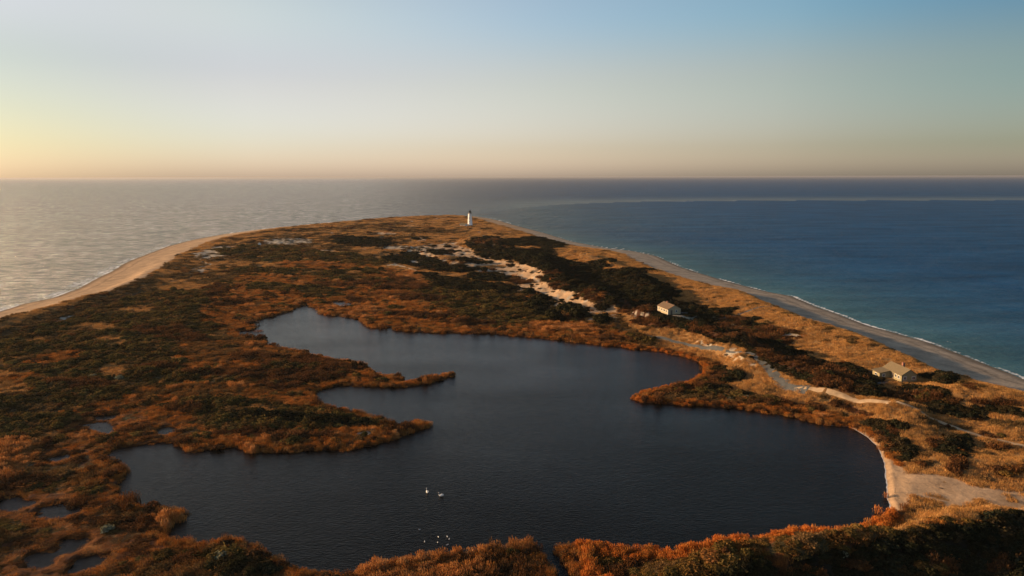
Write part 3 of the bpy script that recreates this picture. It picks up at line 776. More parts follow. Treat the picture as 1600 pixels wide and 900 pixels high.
def twigs(name, n=150, h=.9, m=None):
    V = []; Fc = []; C = []
    for i in range(n):
        a = R_.random() * 6.283; e = R_.uniform(.15, 1.2); ln = R_.uniform(.6, 1.05)
        r0_ = .35 * R_.random()
        p = np.array([r0_ * math.cos(a * 3), r0_ * math.sin(a * 3), 0])
        q = p + np.array([math.cos(a) * math.cos(e) * ln, math.sin(a) * math.cos(e) * ln, math.sin(e) * ln * h])
        s = np.array([-math.sin(a), math.cos(a), 0]) * .035 if i % 2 else np.array([0, 0, .04])
        c = R_.uniform(.6, 1.3); tint = np.array([c, c * .95, c * .9]); b = len(V)
        V += [tuple(p - s), tuple(p + s), tuple(q + s * .6), tuple(q - s * .6)]; C += [tint] * 4; Fc.append((b, b + 1, b + 2, b + 3))
        for k in range(2):
            w = q + R_.normal(size=3) * .1; b = len(V); u = R_.normal(size=3) * .09; v = R_.normal(size=3) * .09
            V += [tuple(w - u), tuple(w + v), tuple(w + u), tuple(w - v)]; C += [tint * 1.1] * 4; Fc.append((b, b + 1, b + 2, b + 3))
    return raw_mesh(name, V, Fc, C, m)

protos = [
    blades(46, 1.0, .62, .75, .055, m=M_VEG, name='a_beach_grass'),                     # 0
    blades(60, 1.0, .55, .5, .05, m=M_VEG, name='b_beach_grass'),                       # 1
    blades(54, .95, 1.25, .35, .06, plume=.05, m=M_VEG, name='c_marsh_reed'),           # 2
    blades(60, .95, 2.1, .22, .06, plume=.09, m=M_VEG, name='d_tall_reed'),             # 3
    shrub('e_shrub', 340, .85, M_VEG), shrub('f_shrub', 300, .7, M_VEG, .13, 6),          # 4 5
    shrub('g_shrub', 360, 1.1, M_VEG, .10, 4),                                          # 6
    twigs('h_brush', 110, .9, M_VEG),                                                   # 7
]
pcol = bpy.data.collections.new('plant_kinds')
for p in protos:
    pcol.objects.link(bpy.data.objects.new(p.name, p))

def scatter(name, label, cat, X, Y, Z, pid, scl, tint, slope_z=0.0):
    n = len(X)
    me = bpy.data.meshes.new(name)
    me.vertices.add(n); me.vertices.foreach_set('co', np.stack([X, Y, Z], -1).astype(np.float32).ravel())
    set_attr(me, 'pid', 'INT', 'POINT', pid)
    set_attr(me, 'scl', 'FLOAT_VECTOR', 'POINT', scl)
    rot = np.zeros((n, 3)); rot[:, 2] = R_.uniform(0, 6.283, n); rot[:, 0] = R_.normal(0, .06, n); rot[:, 1] = R_.normal(0.05, .06, n)
    set_attr(me, 'rot', 'FLOAT_VECTOR', 'POINT', rot)
    set_attr(me, 'tint', 'FLOAT_COLOR', 'POINT', np.concatenate([tint, np.ones((n, 1))], 1))
    o = link(name, me, None, kind='stuff', label=label, cat=cat)
    ng = bpy.data.node_groups.new(name, 'GeometryNodeTree')
    ng.interface.new_socket('Geometry', in_out='INPUT', socket_type='NodeSocketGeometry')
    ng.interface.new_socket('Geometry', in_out='OUTPUT', socket_type='NodeSocketGeometry')
    gi = ng.nodes.new('NodeGroupInput'); go = ng.nodes.new('NodeGroupOutput')
    ip = ng.nodes.new('GeometryNodeInstanceOnPoints'); ci = ng.nodes.new('GeometryNodeCollectionInfo')
    ci.inputs['Collection'].default_value = pcol; ci.inputs['Separate Children'].default_value = True; ci.inputs['Reset Children'].default_value = True
    ip.inputs['Pick Instance'].default_value = True
    def na(nm, t):
        a = ng.nodes.new('GeometryNodeInputNamedAttribute'); a.data_type = t; a.inputs['Name'].default_value = nm
        return [s for s in a.outputs if s.enabled and s.name == 'Attribute'][0]
    L = ng.links
    L.new(gi.outputs[0], ip.inputs['Points']); L.new(ci.outputs[0], ip.inputs['Instance'])
    L.new(na('pid', 'INT'), ip.inputs['Instance Index']); L.new(na('rot', 'FLOAT_VECTOR'), ip.inputs['Rotation']); L.new(na('scl', 'FLOAT_VECTOR'), ip.inputs['Scale'])
    L.new(ip.outputs[0], go.inputs[0])
    md = o.modifiers.new('scatter', 'NODES'); md.node_group = ng
    return o

# ------------------------------------------------------------------ scatter candidates
def candidates(r0, r1, dens, smin, thmax=47):
    out = []
    edges = np.geomspace(r0, r1, 60)
    for a, b in zip(edges[:-1], edges[1:]):
        rm = (a + b) / 2; s = max(smin, rm / dens)
        n = int((b * b - a * a) / 2 * math.radians(2 * thmax) / s ** 2)
        r = np.sqrt(R_.uniform(a * a, b * b, n)); t = R_.uniform(-math.radians(thmax), math.radians(thmax), n)
        out.append(np.stack([r * np.sin(t), r * np.cos(t), np.full(n, s)], -1))
    return np.concatenate(out)
cand = candidates(58, 1190, 300, .72)
cx, cy, cs = cand.T
dcc = bil(G_coast, cx, cy); m = (dcc > 23) & (bil(G_pond, cx, cy) > -1.2)
cx, cy, cs = cx[m], cy[m], cs[m]
cz = H(cx, cy)
cc, cdc, cdp = classify(cx, cy, cz)
ok = (cdp > .15) & ~near_track(cx, cy) & (cc != 0)
for (fx, fy, r, fz) in [FLATS[i] for i in (0, 1, 4, 5)]: ok &= np.hypot(cx - fx, cy - fy) > r * .75
ok &= ~((np.abs(cx - H1[0]) < 9) & (cy < H1[1] + 2) & (cy > H1[1] - 12)) | (R_.random(len(cx)) < .12)
thin = {IDX['W']: .18, IDX['M']: .8, IDX['O']: .78, IDX['B']: .65, IDX['D']: .7}
pk = np.ones(len(cx))
for k, v in thin.items(): pk[cc == k] = v
ok &= R_.random(len(cx)) < pk
# a few tufts on sand
cx, cy, cz, cs, cc, cdp = [a[ok] for a in (cx, cy, cz, cs, cc, cdp)]
n = len(cx)
big = cs / .72                       # far clumps are wider apart and so wider
var = R_.random(n); vb = R_.random(n)
S, G, R, T, O, B, Dd, M, W, N_, F_ = range(11)
pid = np.zeros(n, int); sx = np.ones(n); sz = np.ones(n); tint = np.zeros((n, 3))
def setc(mask, pids, w, h, cols, g0=.6, g1=1.4):
    k = mask.sum()
    if not k: return
    pid[mask] = R_.choice(pids, k)
    g = R_.uniform(g0, g1, k)
    sx[mask] = w * g; sz[mask] = h * g
    cols = np.array(cols); a = R_.random(k)[:, None]; i = R_.integers(0, len(cols), k); j = R_.integers(0, len(cols), k)
    tint[mask] = (cols[i] * a + cols[j] * (1 - a)) * R_.uniform(.8, 1.2, (k, 1))
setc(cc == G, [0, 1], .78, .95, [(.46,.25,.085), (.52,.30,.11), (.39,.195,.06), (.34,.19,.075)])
setc(cc == R, [2, 2, 1], .80, .50, [(.33,.12,.026), (.38,.155,.036), (.24,.09,.022), (.31,.17,.06), (.20,.10,.035)])
setc(cc == T, [3, 2], .80, .58, [(.36,.16,.05), (.32,.14,.042), (.38,.20,.08)])
setc(cc == O, [4, 5, 6, 5, 7, 1, 0], 1.2, .95, [(.10,.074,.026), (.066,.055,.02), (.15,.105,.034), (.085,.053,.02), (.14,.075,.028)])
setc(cc == B, [4, 6, 5], 1.4, .95, [(.030,.028,.014), (.022,.024,.014), (.045,.032,.016)])
setc(cc == Dd, [5, 7, 2], 1.0, .95, [(.105,.048,.02), (.085,.04,.019), (.14,.065,.025), (.07,.042,.022)])
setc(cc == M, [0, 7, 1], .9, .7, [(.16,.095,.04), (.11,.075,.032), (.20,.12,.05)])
setc(cc == N_, [2, 1, 7, 0, 2], .85, .55, [(.17,.085,.03), (.12,.07,.03), (.22,.10,.03), (.14,.09,.04)])
setc(cc == F_, [3, 2, 3], .75, .62, [(.46,.155,.032), (.38,.125,.028), (.42,.18,.045)], .82, 1.18)
spit = (cc == F_) & (cy > 170)
sz[spit] *= .55; sx[spit] *= .8; tint[spit] *= .8
setc(cc == W, [0, 7], .7, .6, [(.18,.14,.09), (.12,.095,.06)])
nb = (cc == O) & (cy < 150) & (cx > 5)
tint[nb] = tint[nb] * np.array([1.3, 1.08, .95]); sz[nb] *= .82
wv = 1 + .25 * fbm(cx / 14, cy / 14, 81) + .15 * noise(cx / 4, cy / 4, 83)
tint *= wv[:, None]
sx = sx * np.clip(big, .9, 9) ** .92
shr = np.isin(cc, [O, B, Dd])
md_ = np.where(shr, np.clip(1 + .9 * noise(cx / 11, cy / 11, 89), .5, 1.6), 1)
sx = sx * np.where(shr, R_.uniform(.6, 1.35, n) * md_ ** .5, 1); sz = sz * md_
sz = sz * np.clip(big, 1, 9) ** .25 * (1 + .3 * noise(cx / 6, cy / 6, 85))
rimk = (cdp < 4) & np.isin(cc, [R, T, Dd])
sz[rimk] *= 1.1
poolc = [p.mean(0) for p in pools_w]
for pc in poolc:
    kk = np.hypot(cx - pc[0], cy - pc[1]) < 11
    sz[kk] *= .45
scl = np.stack([sx, sx, sz], -1)
cz = cz - .05
GRP = [(np.isin(cc, [G, M, W]), 'beach_grass', 'golden and brown beach grass over the dunes and heath', 'grass'),
       (np.isin(cc, [R, T, N_, F_]), 'marsh_reeds', 'rust orange reeds and marsh grass around the dark pond', 'reeds'),
       (np.isin(cc, [O, B, Dd]), 'scrub', 'low olive, russet and near black scrub matted over the spit', 'scrub')]
SCRUB_ROWS = None
print('scatter', n)

# ------------------------------------------------------------------ single bushes: the nearest ones and the ones that stand alone
single_src = {}
for i, p in enumerate(protos[4:8]):
    q = p.copy(); q.name = 'bush_foliage'; q.materials.clear(); q.materials.append(M_VEGO); single_src[4 + i] = q
def bush(x, y, z, pidx, s, h, col, label, group, name='bush', rot=None, cat='bush'):
    o = bpy.data.objects.new(name, single_src[pidx]); COL.objects.link(o)
    o.location = (x, y, z); o.scale = (s, s, h); o.rotation_euler.z = R_.uniform(0, 6.28) if rot is None else rot
    o.color = (*col, 1); o['label'] = label; o['category'] = cat
    if group: o['group'] = group
    return o
pu, pv = proj(np.stack([cx, cy, cz], -1))
infr = (pu > 4) & (pu < 1596) & (pv < 896) & (pv > 600)
sc_m = np.isin(cc, [O, B, Dd]) & (pid >= 4) & (pid <= 6) & infr
rank = np.where(sc_m, np.hypot(cx, cy) / (sz * sx) ** .3, 1e9)
near = np.argsort(rank)[:230]
taken = np.zeros(n, bool); taken[near] = True
for i in near:
    u, v = pu[i], pv[i]
    z_ = 'bottom left corner below the marsh pools' if u < 300 else ('bottom edge left of the orange reeds' if u < 620 else ('bottom edge right of the creek' if u < 1130 else 'dark slope in the bottom right corner'))
    col_ = {O: 'olive green', B: 'nearly black', Dd: 'russet brown'}[int(cc[i])]
    bush(cx[i], cy[i], cz[i], int(pid[i]), sx[i], sz[i], tint[i], f'{col_} rounded bush, {z_}',
         f'{col_} bushes, {z_}')

for (msk, nm, lb, ct) in GRP:
    k = msk & ~taken
    scatter(nm, lb, ct, cx[k], cy[k], cz[k], pid[k], scl[k], tint[k])

def ground_at(u, v, it=6):
    z = 1.0
    for _ in range(it):
        p = un(u, v, z); z = float(H(np.array([p[0]]), np.array([p[1]]))[0])
    return p[0], p[1], z

alone = [(828,459,4.5,'dark round bush at the upper left of the bare sand patch'), (846,467,5,'dark bush in the sand, second from the upper left of the sand patch'),
         (889,484,7,'largest dark bush on the pale sand, left of the sandy streaks'), (906,495,6.5,'dark bush at the lower edge of the pale sand, below the largest one'),
         (939,482,5,'dark bush in the middle of the pale sand streaks'), (941,502,5,'dark bush at the lower right end of the pale sand'),
         (866,498,6,'dark bush below the pale sand by the orange marsh edge'), (834,480,6,'dark bush at the left fringe of the pale sand'),
         (715,425,5,'dark bush beside the end of the sandy footpath'), (757,424,4,'small dark bush on the grey sand hollow'), (1052,476,3.4,'dark bush behind the nearer gable of the cottage with the cream wall')]
for (u, v, s, lb) in alone:
    x, y, z = ground_at(u, v)
    bush(x, y, z - .1, int(R_.integers(4, 7)), s, s * .75, (.030, .028, .014), lb, 'dark bushes standing in the bare sand' if u > 820 and u < 950 else None)
white = [(168,829,1.6,'pale grey green bush by the left marsh, above the bottom left pools'), (348,872,2.0,'pale bush in front of the pond\'s near left bank'),
         (1166,622,1.4,'whitish bush inland of the right reed spit, right one of a pair'), (1108,612,1.3,'whitish bush on the right reed spit, left one of a pair'),
         (1141,623,1.1,'small whitish bush between the pair on the right reed spit'), (1315,868,1.4,'white flecked bush at the head of the dark slope'),
         (186,592,1.8,'pale bush in the olive heath left of the spits'), (145,590,1.7,'pale bush in the olive heath, left of the other pale bush'), (576,656,1.3,'pale bush near the tip of the lower spit')]
for (u, v, s, lb) in white:
    x, y, z = ground_at(u, v)
    bush(x, y, z - .05, 4, s, s * .8, (.20, .19, .12), lb, None, 'pale_bush')
# reed clump standing in the water
def reed_clump(u, v, s, label, col, hs=.6):
    p = un(u, v, .2)
    o = bpy.data.objects.new('reed_clump', single_reed); COL.objects.link(o); o.location = (p[0], p[1], .05); o.scale = (s, s, hs)
    o.color = (*col, 1); o['label'] = label; o['category'] = 'reeds'
single_reed = protos[3].copy(); single_reed.name = 'reed_blades'; single_reed.materials.clear(); single_reed.materials.append(M_VEGO)
reed_clump(1371, 801, 1.05, 'small orange reed clump standing alone in the water by the sandy shore', (.40,.16,.05), .75)
reed_clump(1384, 777, .65, 'tiny reed tuft at the sandy water edge above the lone clump', (.32,.14,.06))
reed_clump(404, 518, 2.2, 'dark reed islet off the left bank at the far end of the pond', (.22,.08,.03), .35)

# ------------------------------------------------------------------ mesh helpers
def box(bm, x0, x1, y0, y1, z0, z1):
    v = [bm.verts.new(p) for p in ((x0,y0,z0),(x1,y0,z0),(x1,y1,z0),(x0,y1,z0),(x0,y0,z1),(x1,y0,z1),(x1,y1,z1),(x0,y1,z1))]
    for f in ((0,3,2,1),(4,5,6,7),(0,1,5,4),(1,2,6,5),(2,3,7,6),(3,0,4,7)): bm.faces.new([v[i] for i in f])
def ring(bm, r, z, n=24, cx=0, cy=0, ph=0):
    return [bm.verts.new((cx + r * math.cos(6.28318 * i / n + ph), cy + r * math.sin(6.28318 * i / n + ph), z)) for i in range(n)]
def lathe(bm, prof, n=24, cap=True, cx=0, cy=0, ph=0):
    rr = [ring(bm, r, z, n, cx, cy, ph) for r, z in prof]
    for a, b in zip(rr[:-1], rr[1:]):
        for i in range(n): bm.faces.new((a[i], a[(i+1) % n], b[(i+1) % n], b[i]))
    if cap: bm.faces.new(rr[0][::-1]); bm.faces.new(rr[-1])
def poly(bm, pts): return bm.faces.new([bm.verts.new(p) for p in pts])
def slab(bm, pts, t):
    """closed slab: outline pts (3D, planar) thickened downwards by t"""
    a = [bm.verts.new(p) for p in pts]; b = [bm.verts.new((p[0], p[1], p[2] - t)) for p in pts]
    bm.faces.new(a); bm.faces.new(b[::-1]); n = len(pts)
    for i in range(n): bm.faces.new((a[i], b[i], b[(i+1) % n], a[(i+1) % n]))
def done(name, bm, m, parent=None, smooth=False, **kw):
    bmesh.ops.recalc_face_normals(bm, faces=bm.faces)
    me = bpy.data.meshes.new(name); bm.to_mesh(me); bm.free()
    if smooth:
        me.polygons.foreach_set('use_smooth', np.ones(len(me.polygons), bool))
    return link(name, me, m, parent, **kw)
def empty(name, loc, rz, label, cat, group=None):
    o = bpy.data.objects.new(name, None); COL.objects.link(o); o.location = loc; o.rotation_euler.z = rz
    o['label'] = label; o['category'] = cat
    if group: o['group'] = group
    return o
M_WHITE = m_plain('white_masonry', (.80,.79,.76), .7, .9, .06)
M_BLACK = m_plain('black_iron', (.03,.03,.033), .5, 2, .2)
M_GLASS = m_plain('window_glass', (.03,.04,.05), .08, 2, .1, spec=.8)
M_SHING = m_plain('grey_shingle', (.24,.21,.17), .9, 5, .3, .3)
M_CREAM = m_plain('cream_boards', (.38,.31,.20), .8, 4, .1, .1)
M_YEL = m_plain('yellowed_shingle', (.28,.23,.125), .9, 5, .18, .2)
M_ROOF = m_plain('roof_shingle', (.14,.09,.052), .9, 4, .3, .4)
M_ROOF2 = m_plain('weathered_roof_shingle', (.16,.12,.065), .9, 4, .25, .4)
M_TRIM = m_plain('white_trim', (.78,.77,.74), .6, 3, .05)
M_DOOR = m_plain('door_paint', (.10,.08,.07), .6, 3, .1)
M_BRICK = m_plain('chimney_brick', (.27,.12,.08), .9, 6, .3, .4)
M_WOOD = m_plain('weathered_wood', (.20,.16,.12), .9, 7, .35, .4)

# ------------------------------------------------------------------ lighthouse
t = empty('lighthouse', (LH[0], LH[1], 2.4), 0, 'white round stone lighthouse tower with black lantern room near the tip of the spit', 'lighthouse')
bm = bmesh.new(); lathe(bm, [(3.5,-.6),(3.5,.25),(3.25,.3),(2.75,9),(2.3,15.4),(2.3,15.9)], 32); done('tower', bm, M_WHITE, t, True)
bm = bmesh.new(); lathe(bm, [(2.2,15.9),(2.95,16.15),(2.95,16.45),(2.0,16.5)], 32); done('gallery', bm, M_WHITE, t)
bm = bmesh.new()
for i in range(16):
    a = i * 6.28318 / 16; box(bm, 2.86*math.cos(a)-.04, 2.86*math.cos(a)+.04, 2.86*math.sin(a)-.04, 2.86*math.sin(a)+.04, 16.45, 17.5)
for z in (16.95, 17.5): lathe(bm, [(2.9,z),(2.92,z+.06),(2.82,z+.06),(2.8,z)], 32)
done('gallery_railing', bm, M_BLACK, t)
bm = bmesh.new(); lathe(bm, [(1.6,16.5),(1.6,17.6),(1.5,17.65)], 12); done('lantern_base', bm, M_WHITE, t)
bm = bmesh.new(); lathe(bm, [(1.4,17.65),(1.4,19.8)], 12); lg = done('lantern_glass', bm, M_GLASS, t)
bm = bmesh.new()
for i in range(12):
    a = i * 6.28318 / 12; box(bm, 1.45*math.cos(a)-.06, 1.45*math.cos(a)+.06, 1.45*math.sin(a)-.06, 1.45*math.sin(a)+.06, 17.65, 19.8)
done('glazing_bar', bm, M_BLACK, lg)
bm = bmesh.new(); lathe(bm, [(1.75,19.8),(1.75,19.95),(1.0,20.9),(.3,21.35),(.3,21.6),(.42,21.8),(.3,22.0),(.05,22.1),(.04,23.0)], 16); done('lantern_roof', bm, M_BLACK, t)
for (a, z) in ((-1.9, 5.2), (-1.9, 10.2), (2.9, 7.5), (2.9, 12.4)):
    r = 3.5 - (z / 15.4) * 1.25 + .02
    f = bmesh.new(); box(f, -.12, .1, -.55, .55, 0, 1.5); fo_ = done('window', f, M_TRIM, t, loc=(r*math.cos(a), r*math.sin(a), z), rz=a)
    f = bmesh.new(); box(f, .08, .13, -.4, .4, .15, 1.35); done('pane', f, M_GLASS, fo_)
f = bmesh.new(); box(f, -.2, .1, -.7, .7, 0, 2.4); d_ = done('door', f, M_DOOR, t, loc=(3.5*math.cos(-2.4), 3.5*math.sin(-2.4), .3), rz=-2.4)
f = bmesh.new(); box(f, .1, .2, -.55, -.45, 1, 1.15); done('handle', f, M_BLACK, d_)

def gable(name, loc, rz, L_, W_, he, hr, wallm, roofm, label , cat='house', eave=.35, base=-1.0, group=None):
    """ridge along local Y (length L_), walls at x=+-W_/2"""
    t = empty(name, loc, rz, label, cat, group)
    bm = bmesh.new(); l = L_ / 2; w = W_ / 2
    for s in (-1, 1):
        poly(bm, [(s*w,-l,base),(s*w,l,base),(s*w,l,he),(s*w,-l,he)])
        poly(bm, [(-w,s*l,base),(w,s*l,base),(w,s*l,he),(0,s*l,hr),(-w,s*l,he)])
    done('wall', bm, wallm, t)
    bm = bmesh.new(); k = (hr - he) / w
    for s in (-1, 1):
        slab(bm, [(0,-l-eave,hr+.14),(s*(w+eave),-l-eave,he-eave*k+.14),(s*(w+eave),l+eave,he-eave*k+.14),(0,l+eave,hr+.14)], .13)
    rf = done('roof', bm, roofm, t)
    return t, rf
def wind(t, x, y, z, w, h, nrm, dark=True):
    """window on a wall whose outward direction is nrm ('x-','x+','y-','y+')"""
    rz = {'x-': math.pi, 'x+': 0, 'y-': -math.pi/2, 'y+': math.pi/2}[nrm]
    f = bmesh.new(); box(f, -.04, .07, -w/2, w/2, 0, h); o = done('window', f, M_TRIM, t, loc=(x, y, z), rz=rz)
    f = bmesh.new(); box(f, .06, .09, -w/2+.1, -.03, .1, h-.1); box(f, .06, .09, .03, w/2-.1, .1, h-.1); done('pane', f, M_GLASS, o)
def entry(t, x, y, z, w, h, nrm):
    rz = {'x-': math.pi, 'x+': 0, 'y-': -math.pi/2, 'y+': math.pi/2}[nrm]
    f = bmesh.new(); box(f, -.04, .06, -w/2, w/2, 0, h); o = done('door', f, M_DOOR, t, loc=(x, y, z), rz=rz)
    f = bmesh.new(); box(f, .06, .12, w/2-.16, w/2-.1, 1, 1.1); done('handle', f, M_BLACK, o)

# oil house beside the lighthouse
p = un(724.5, 354.8, 2.5)
t, rf = gable('oil_house', (p[0], p[1], 2.7), D2R(68), 8.0, 5.2, 3.0, 5.0, M_WHITE, M_ROOF2, 'small pale gabled outbuilding at the left foot of the lighthouse', 'outbuilding')
wind(t, -2.6, 1.4, 1.0, 1.0, 1.1, 'x-'); entry(t, 2.6, 0, 0, 1.0, 2.0, 'x+')
# small hut far left
t, rf = gable('hut', (SH[0], SH[1], 3.0), D2R(20), 3.6, 2.8, 2.0, 3.1, M_WHITE, M_ROOF2, 'tiny white hut alone on the far left dunes', 'hut')
entry(t, -1.4, 0, 0, .8, 1.8, 'x-')

# cottage with the cream wall
def corner(u, v, z, rz, lx, ly):
    p = un(u, v, z); c_, s_ = math.cos(rz), math.sin(rz)
    return (p[0] - (lx * c_ - ly * s_), p[1] - (lx * s_ + ly * c_), z)
t, rf = gable('cottage', corner(1043.5, 492, 5.1, D2R(14), -3.2, -5.2), D2R(14), 10.4, 6.4, 2.6, 4.3, M_CREAM, M_ROOF, 'farther house, a cottage with cream side wall and brown roof among dark scrub')
for y, w in ((-3.7,.9),(-1.6,1.5),(.9,1.2),(3.5,.9)): wind(t, -3.2, y, 1.0, w, 1.05, 'x-')
wind(t, 1.0, -5.2, 1.0, 1.0, 1.1, 'y-'); entry(t, -1.4, -5.2, .1, .9, 2.0, 'y-')
bm = bmesh.new(); box(bm, -.3, .3, 1.6, 2.2, 3.9, 5.0); done('chimney', bm, M_BRICK, rf)
bm = bmesh.new(); box(bm, -3.26, -3.2, -5.26, -5.08, -.4, 2.5); box(bm, -3.26, -3.2, 5.08, 5.26, -.4, 2.5); done('corner_board', bm, M_TRIM, t)

# larger house, its far half reaching out to the left under a long roof
t = empty('shingled_house', corner(1408, 598.5, 3.2, D2R(3), -2.5, -4.8), D2R(3), 'larger shingled house with yellowish wall and wide sloping roof near the right beach', 'house')
L_, W_, he, hr = 9.6, 5.0, 2.6, 4.3; l = L_/2; w = W_/2; xe = -6.2; hl = 1.7; ys = 0.9   # the wing spans y from ys to l
bm = bmesh.new()
poly(bm, [(w,-l,-1),(w,l,-1),(w,l,he),(w,-l,he)]); poly(bm, [(-w,-l,-1),(-w,ys,-1),(-w,ys,he),(-w,-l,he)])
poly(bm, [(-w,-l,-1),(w,-l,-1),(w,-l,he),(0,-l,hr),(-w,-l,he)]); poly(bm, [(-w,l,-1),(w,l,-1),(w,l,he),(0,l,hr),(-w,l,he)])
done('wall', bm, M_YEL, t)
bm = bmesh.new()
poly(bm, [(xe,ys,-1),(-w,ys,-1),(-w,ys,he),(xe,ys,hl)]); poly(bm, [(xe,ys,-1),(xe,l,-1),(xe,l,hl),(xe,ys,hl)]); poly(bm, [(xe,l,-1),(-w,l,-1),(-w,l,he),(xe,l,hl)])
wing = done('wing_wall', bm, M_YEL, t)
bm = bmesh.new(); k = (hr-he)/w; e = .35
slab(bm, [(0,-l-e,hr+.14),(w+e,-l-e,he-e*k+.14),(w+e,l+e,he-e*k+.14),(0,l+e,hr+.14)], .14)
slab(bm, [(0,-l-e,hr+.14),(-w-e,-l-e,he-e*k+.14),(-w-e,ys-e,he-e*k+.14),(-w-e,l+e,he-e*k+.14),(0,l+e,hr+.14)], .14)
kk = (he-e*k-hl)/( -w-e-xe); slab(bm, [(-w-e,ys-e,he-e*k+.14),(xe-e,ys-e,hl-e*kk+.14),(xe-e,l+e,hl-e*kk+.14),(-w-e,l+e,he-e*k+.14)], .14)
rf = done('roof', bm, M_ROOF2, t)
bm = bmesh.new(); box(bm, .5, 1.2, -.4, .3, 3.8, 5.3); done('chimney', bm, M_BRICK, rf)
bm = bmesh.new(); box(bm, -w-2.6, -w-.02, -4.2, .6, -.6, .18); box(bm, -w-3.2, -w-2.6, -2.4, -1.2, -.6, -.02); done('deck', bm, M_WOOD, t)
wind(t, -w, -3.4, 1.0, .9, 1.1, 'x-'); wind(t, -w, -1.8, 1.0, .9, 1.1, 'x-'); entry(t, -w, -.3, .1, .9, 2.0, 'x-')
wind(t, 1.4, -l, 1.0, 1.1, 1.1, 'y-'); wind(t, -1.4, -l, 1.0, 1.0, 1.1, 'y-'); wind(t, -4.8, ys, .5, .9, .9, 'y-'); wind(t, xe, 2.8, .5, 1.2, .8, 'x-')

# ------------------------------------------------------------------ posts and driftwood in the sandy clearing
def post(u, v, h, label):
    x, y, z = ground_at(u, v)
    bm = bmesh.new(); lathe(bm, [(.09,-.3),(.085,h-.05),(.05,h)], 8); done('post', bm, M_WOOD, loc=(x, y, z), label=label, cat='post', group=None)
post(1398, 770, 1.1, 'short wooden post on the sandy shore of the pond, nearer the clearing')
post(1388, 778, 1.0, 'short wooden post at the very edge of the pond water')
def logx(u0, v0, u1, v1, r, label):
    a = ground_at(u0, v0); b = ground_at(u1, v1)
    d = Vector(b) - Vector(a); L0 = d.length
    bm = bmesh.new(); lathe(bm, [(r*.7,0),(r,.15*L0),(r*1.05,.5*L0),(r*.8,.85*L0),(r*.5,L0)], 9)
    for v in bm.verts: v.co.x += .12 * math.sin(v.co.z * 1.1); v.co.y += .05 * math.cos(v.co.z * 2)
    o = done('driftwood_log', bm, M_WOOD, label=label, cat='driftwood'); o.location = (a[0], a[1], max(a[2], b[2]) + r * .6)
    o.rotation_euler = d.to_track_quat('Z', 'Y').to_euler()
logx(1541, 785, 1582, 798, .16, 'long bleached driftwood log at the right end of the sandy clearing')
logx(1466, 763, 1474, 764, .12, 'short piece of driftwood in the middle of the sandy clearing')

# ------------------------------------------------------------------ birds on the pond
M_FEA = m_plain('white_feathers', (.66,.65,.62), .7, 9, .06)
M_BILL = m_plain('orange_bill', (.6,.22,.04), .5, 9, .1)
M_GREY = m_plain('grey_feathers', (.45,.46,.48), .7, 9, .1)
def body_of(pts, rad, name, m, parent=None, **kw):
    """one continuous skin grown along a chain of rings"""
    bm = bmesh.new(); rings = []
    for i, (p, r) in enumerate(zip(pts, rad)):
        a = Vector(pts[max(0, i-1)]); b = Vector(pts[min(len(pts)-1, i+1)]); d = (b - a).normalized()
        q = d.to_track_quat('Z', 'Y'); rx, ry = r if isinstance(r, tuple) else (r, r)
        rings.append([bm.verts.new(Vector(p) + q @ Vector((rx*math.cos(6.28318*k/10), ry*math.sin(6.28318*k/10), 0))) for k in range(10)])
    for a, b in zip(rings[:-1], rings[1:]):
        for k in range(10): bm.faces.new((a[k], a[(k+1) % 10], b[(k+1) % 10], b[k]))
    bm.faces.new(rings[0][::-1]); bm.faces.new(rings[-1])
    return done(name, bm, m, parent, True, **kw)
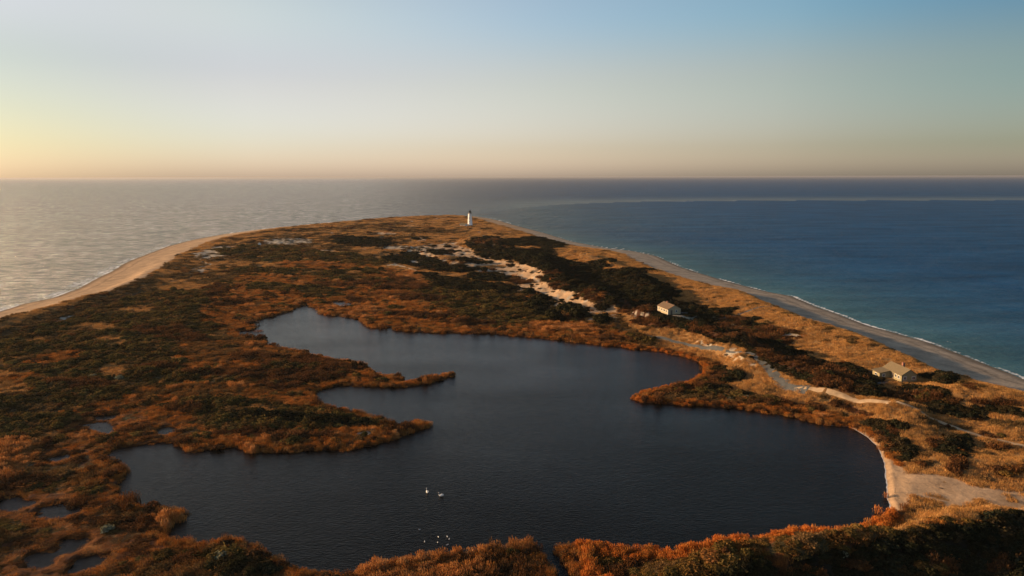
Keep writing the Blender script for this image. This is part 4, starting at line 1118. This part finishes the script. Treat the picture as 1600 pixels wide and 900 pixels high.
def swan(u, v, rz, label):
    p = un(u, v, .2)
    o = body_of([(-.72,0,.30),(-.58,0,.24),(-.30,0,.19),(.0,0,.18),(.25,0,.20),(.42,0,.30),(.50,0,.48),(.46,0,.68),(.44,0,.84),(.50,0,.95),(.60,0,.97),(.68,0,.94)],
                [.02,.12,.26,.30,.25,.13,.075,.055,.052,.065,.06,.03], 'swan', M_FEA, loc=(p[0], p[1], .2), rz=rz, label=label, cat='swan', group='swans on the pond')
    o.scale = (.85, .85, .85)
    body_of([(.66,0,.945),(.74,0,.915),(.80,0,.90)], [.03,.024,.012], 'bill', M_BILL, o)
    for s in (-1, 1): body_of([(-.68,s*.05,.40),(-.45,s*.17,.36),(-.1,s*.22,.33),(.2,s*.16,.32)], [.02,(.05,.14),(.06,.17),.03], 'wing', M_FEA, o)
swan(667.5, 769.5, D2R(112), 'white swan on the open pond, left one of the pair, turned away')
swan(689, 775, D2R(180), 'white swan on the open pond, right one of the pair, seen side on')
BL = [(655.5,828,'small pale waterbird left of the others, farthest from the near bank'), (663.5,847,'small pale waterbird close to the near bank, left of the two upright pairs'),
      (685,839.5,'small pale waterbird, upper one of the middle two near the bank'), (684,848,'small pale waterbird, lower one of the middle two near the bank'),
      (699,839,'small pale waterbird at the right of the flock, upper left of two'), (702,843,'small pale waterbird at the right of the flock, lower right of two'), (699,852,'small pale waterbird nearest the reeds, rightmost of the low row')]
for i, (u, v, lb) in enumerate(BL):
    p = un(u, v, .2)
    o = body_of([(-.30,0,.16),(-.2,0,.12),(0,0,.09),(.14,0,.12),(.2,0,.2),(.21,0,.28),(.28,0,.30)], [.015,.07,.125,.10,.055,.06,.02], 'waterbird', M_GREY if i in (0, 1, 4, 5, 6) else M_FEA,
                loc=(p[0], p[1], .2), rz=R_.uniform(0, 6.28), label=lb, cat='bird', group='small birds near the bank')
    o.scale = (.8, .8, .8)
    body_of([(.27,0,.295),(.34,0,.285)], [.015,.006], 'bill', M_BILL, o)

# ------------------------------------------------------------------ haze
HAZE = True
if HAZE:
    bm = bmesh.new(); box(bm, -110000, 110000, -300, 104000, -4, 69)
    m = bpy.data.materials.new('air'); m.use_nodes = True; nt = m.node_tree
    nt.nodes.remove(nt.nodes['Principled BSDF']); pvn = nt.nodes.new('ShaderNodeVolumePrincipled')
    pvn.inputs['Color'].default_value = (.52, .51, .52, 1); pvn.inputs['Density'].default_value = 0.000038; pvn.inputs['Anisotropy'].default_value = .3
    nt.links.new(pvn.outputs[0], nt.nodes['Material Output'].inputs['Volume'])
    done('haze', bm, m, kind='stuff', label='thin pale haze lying over the sea toward the horizon', cat='haze')
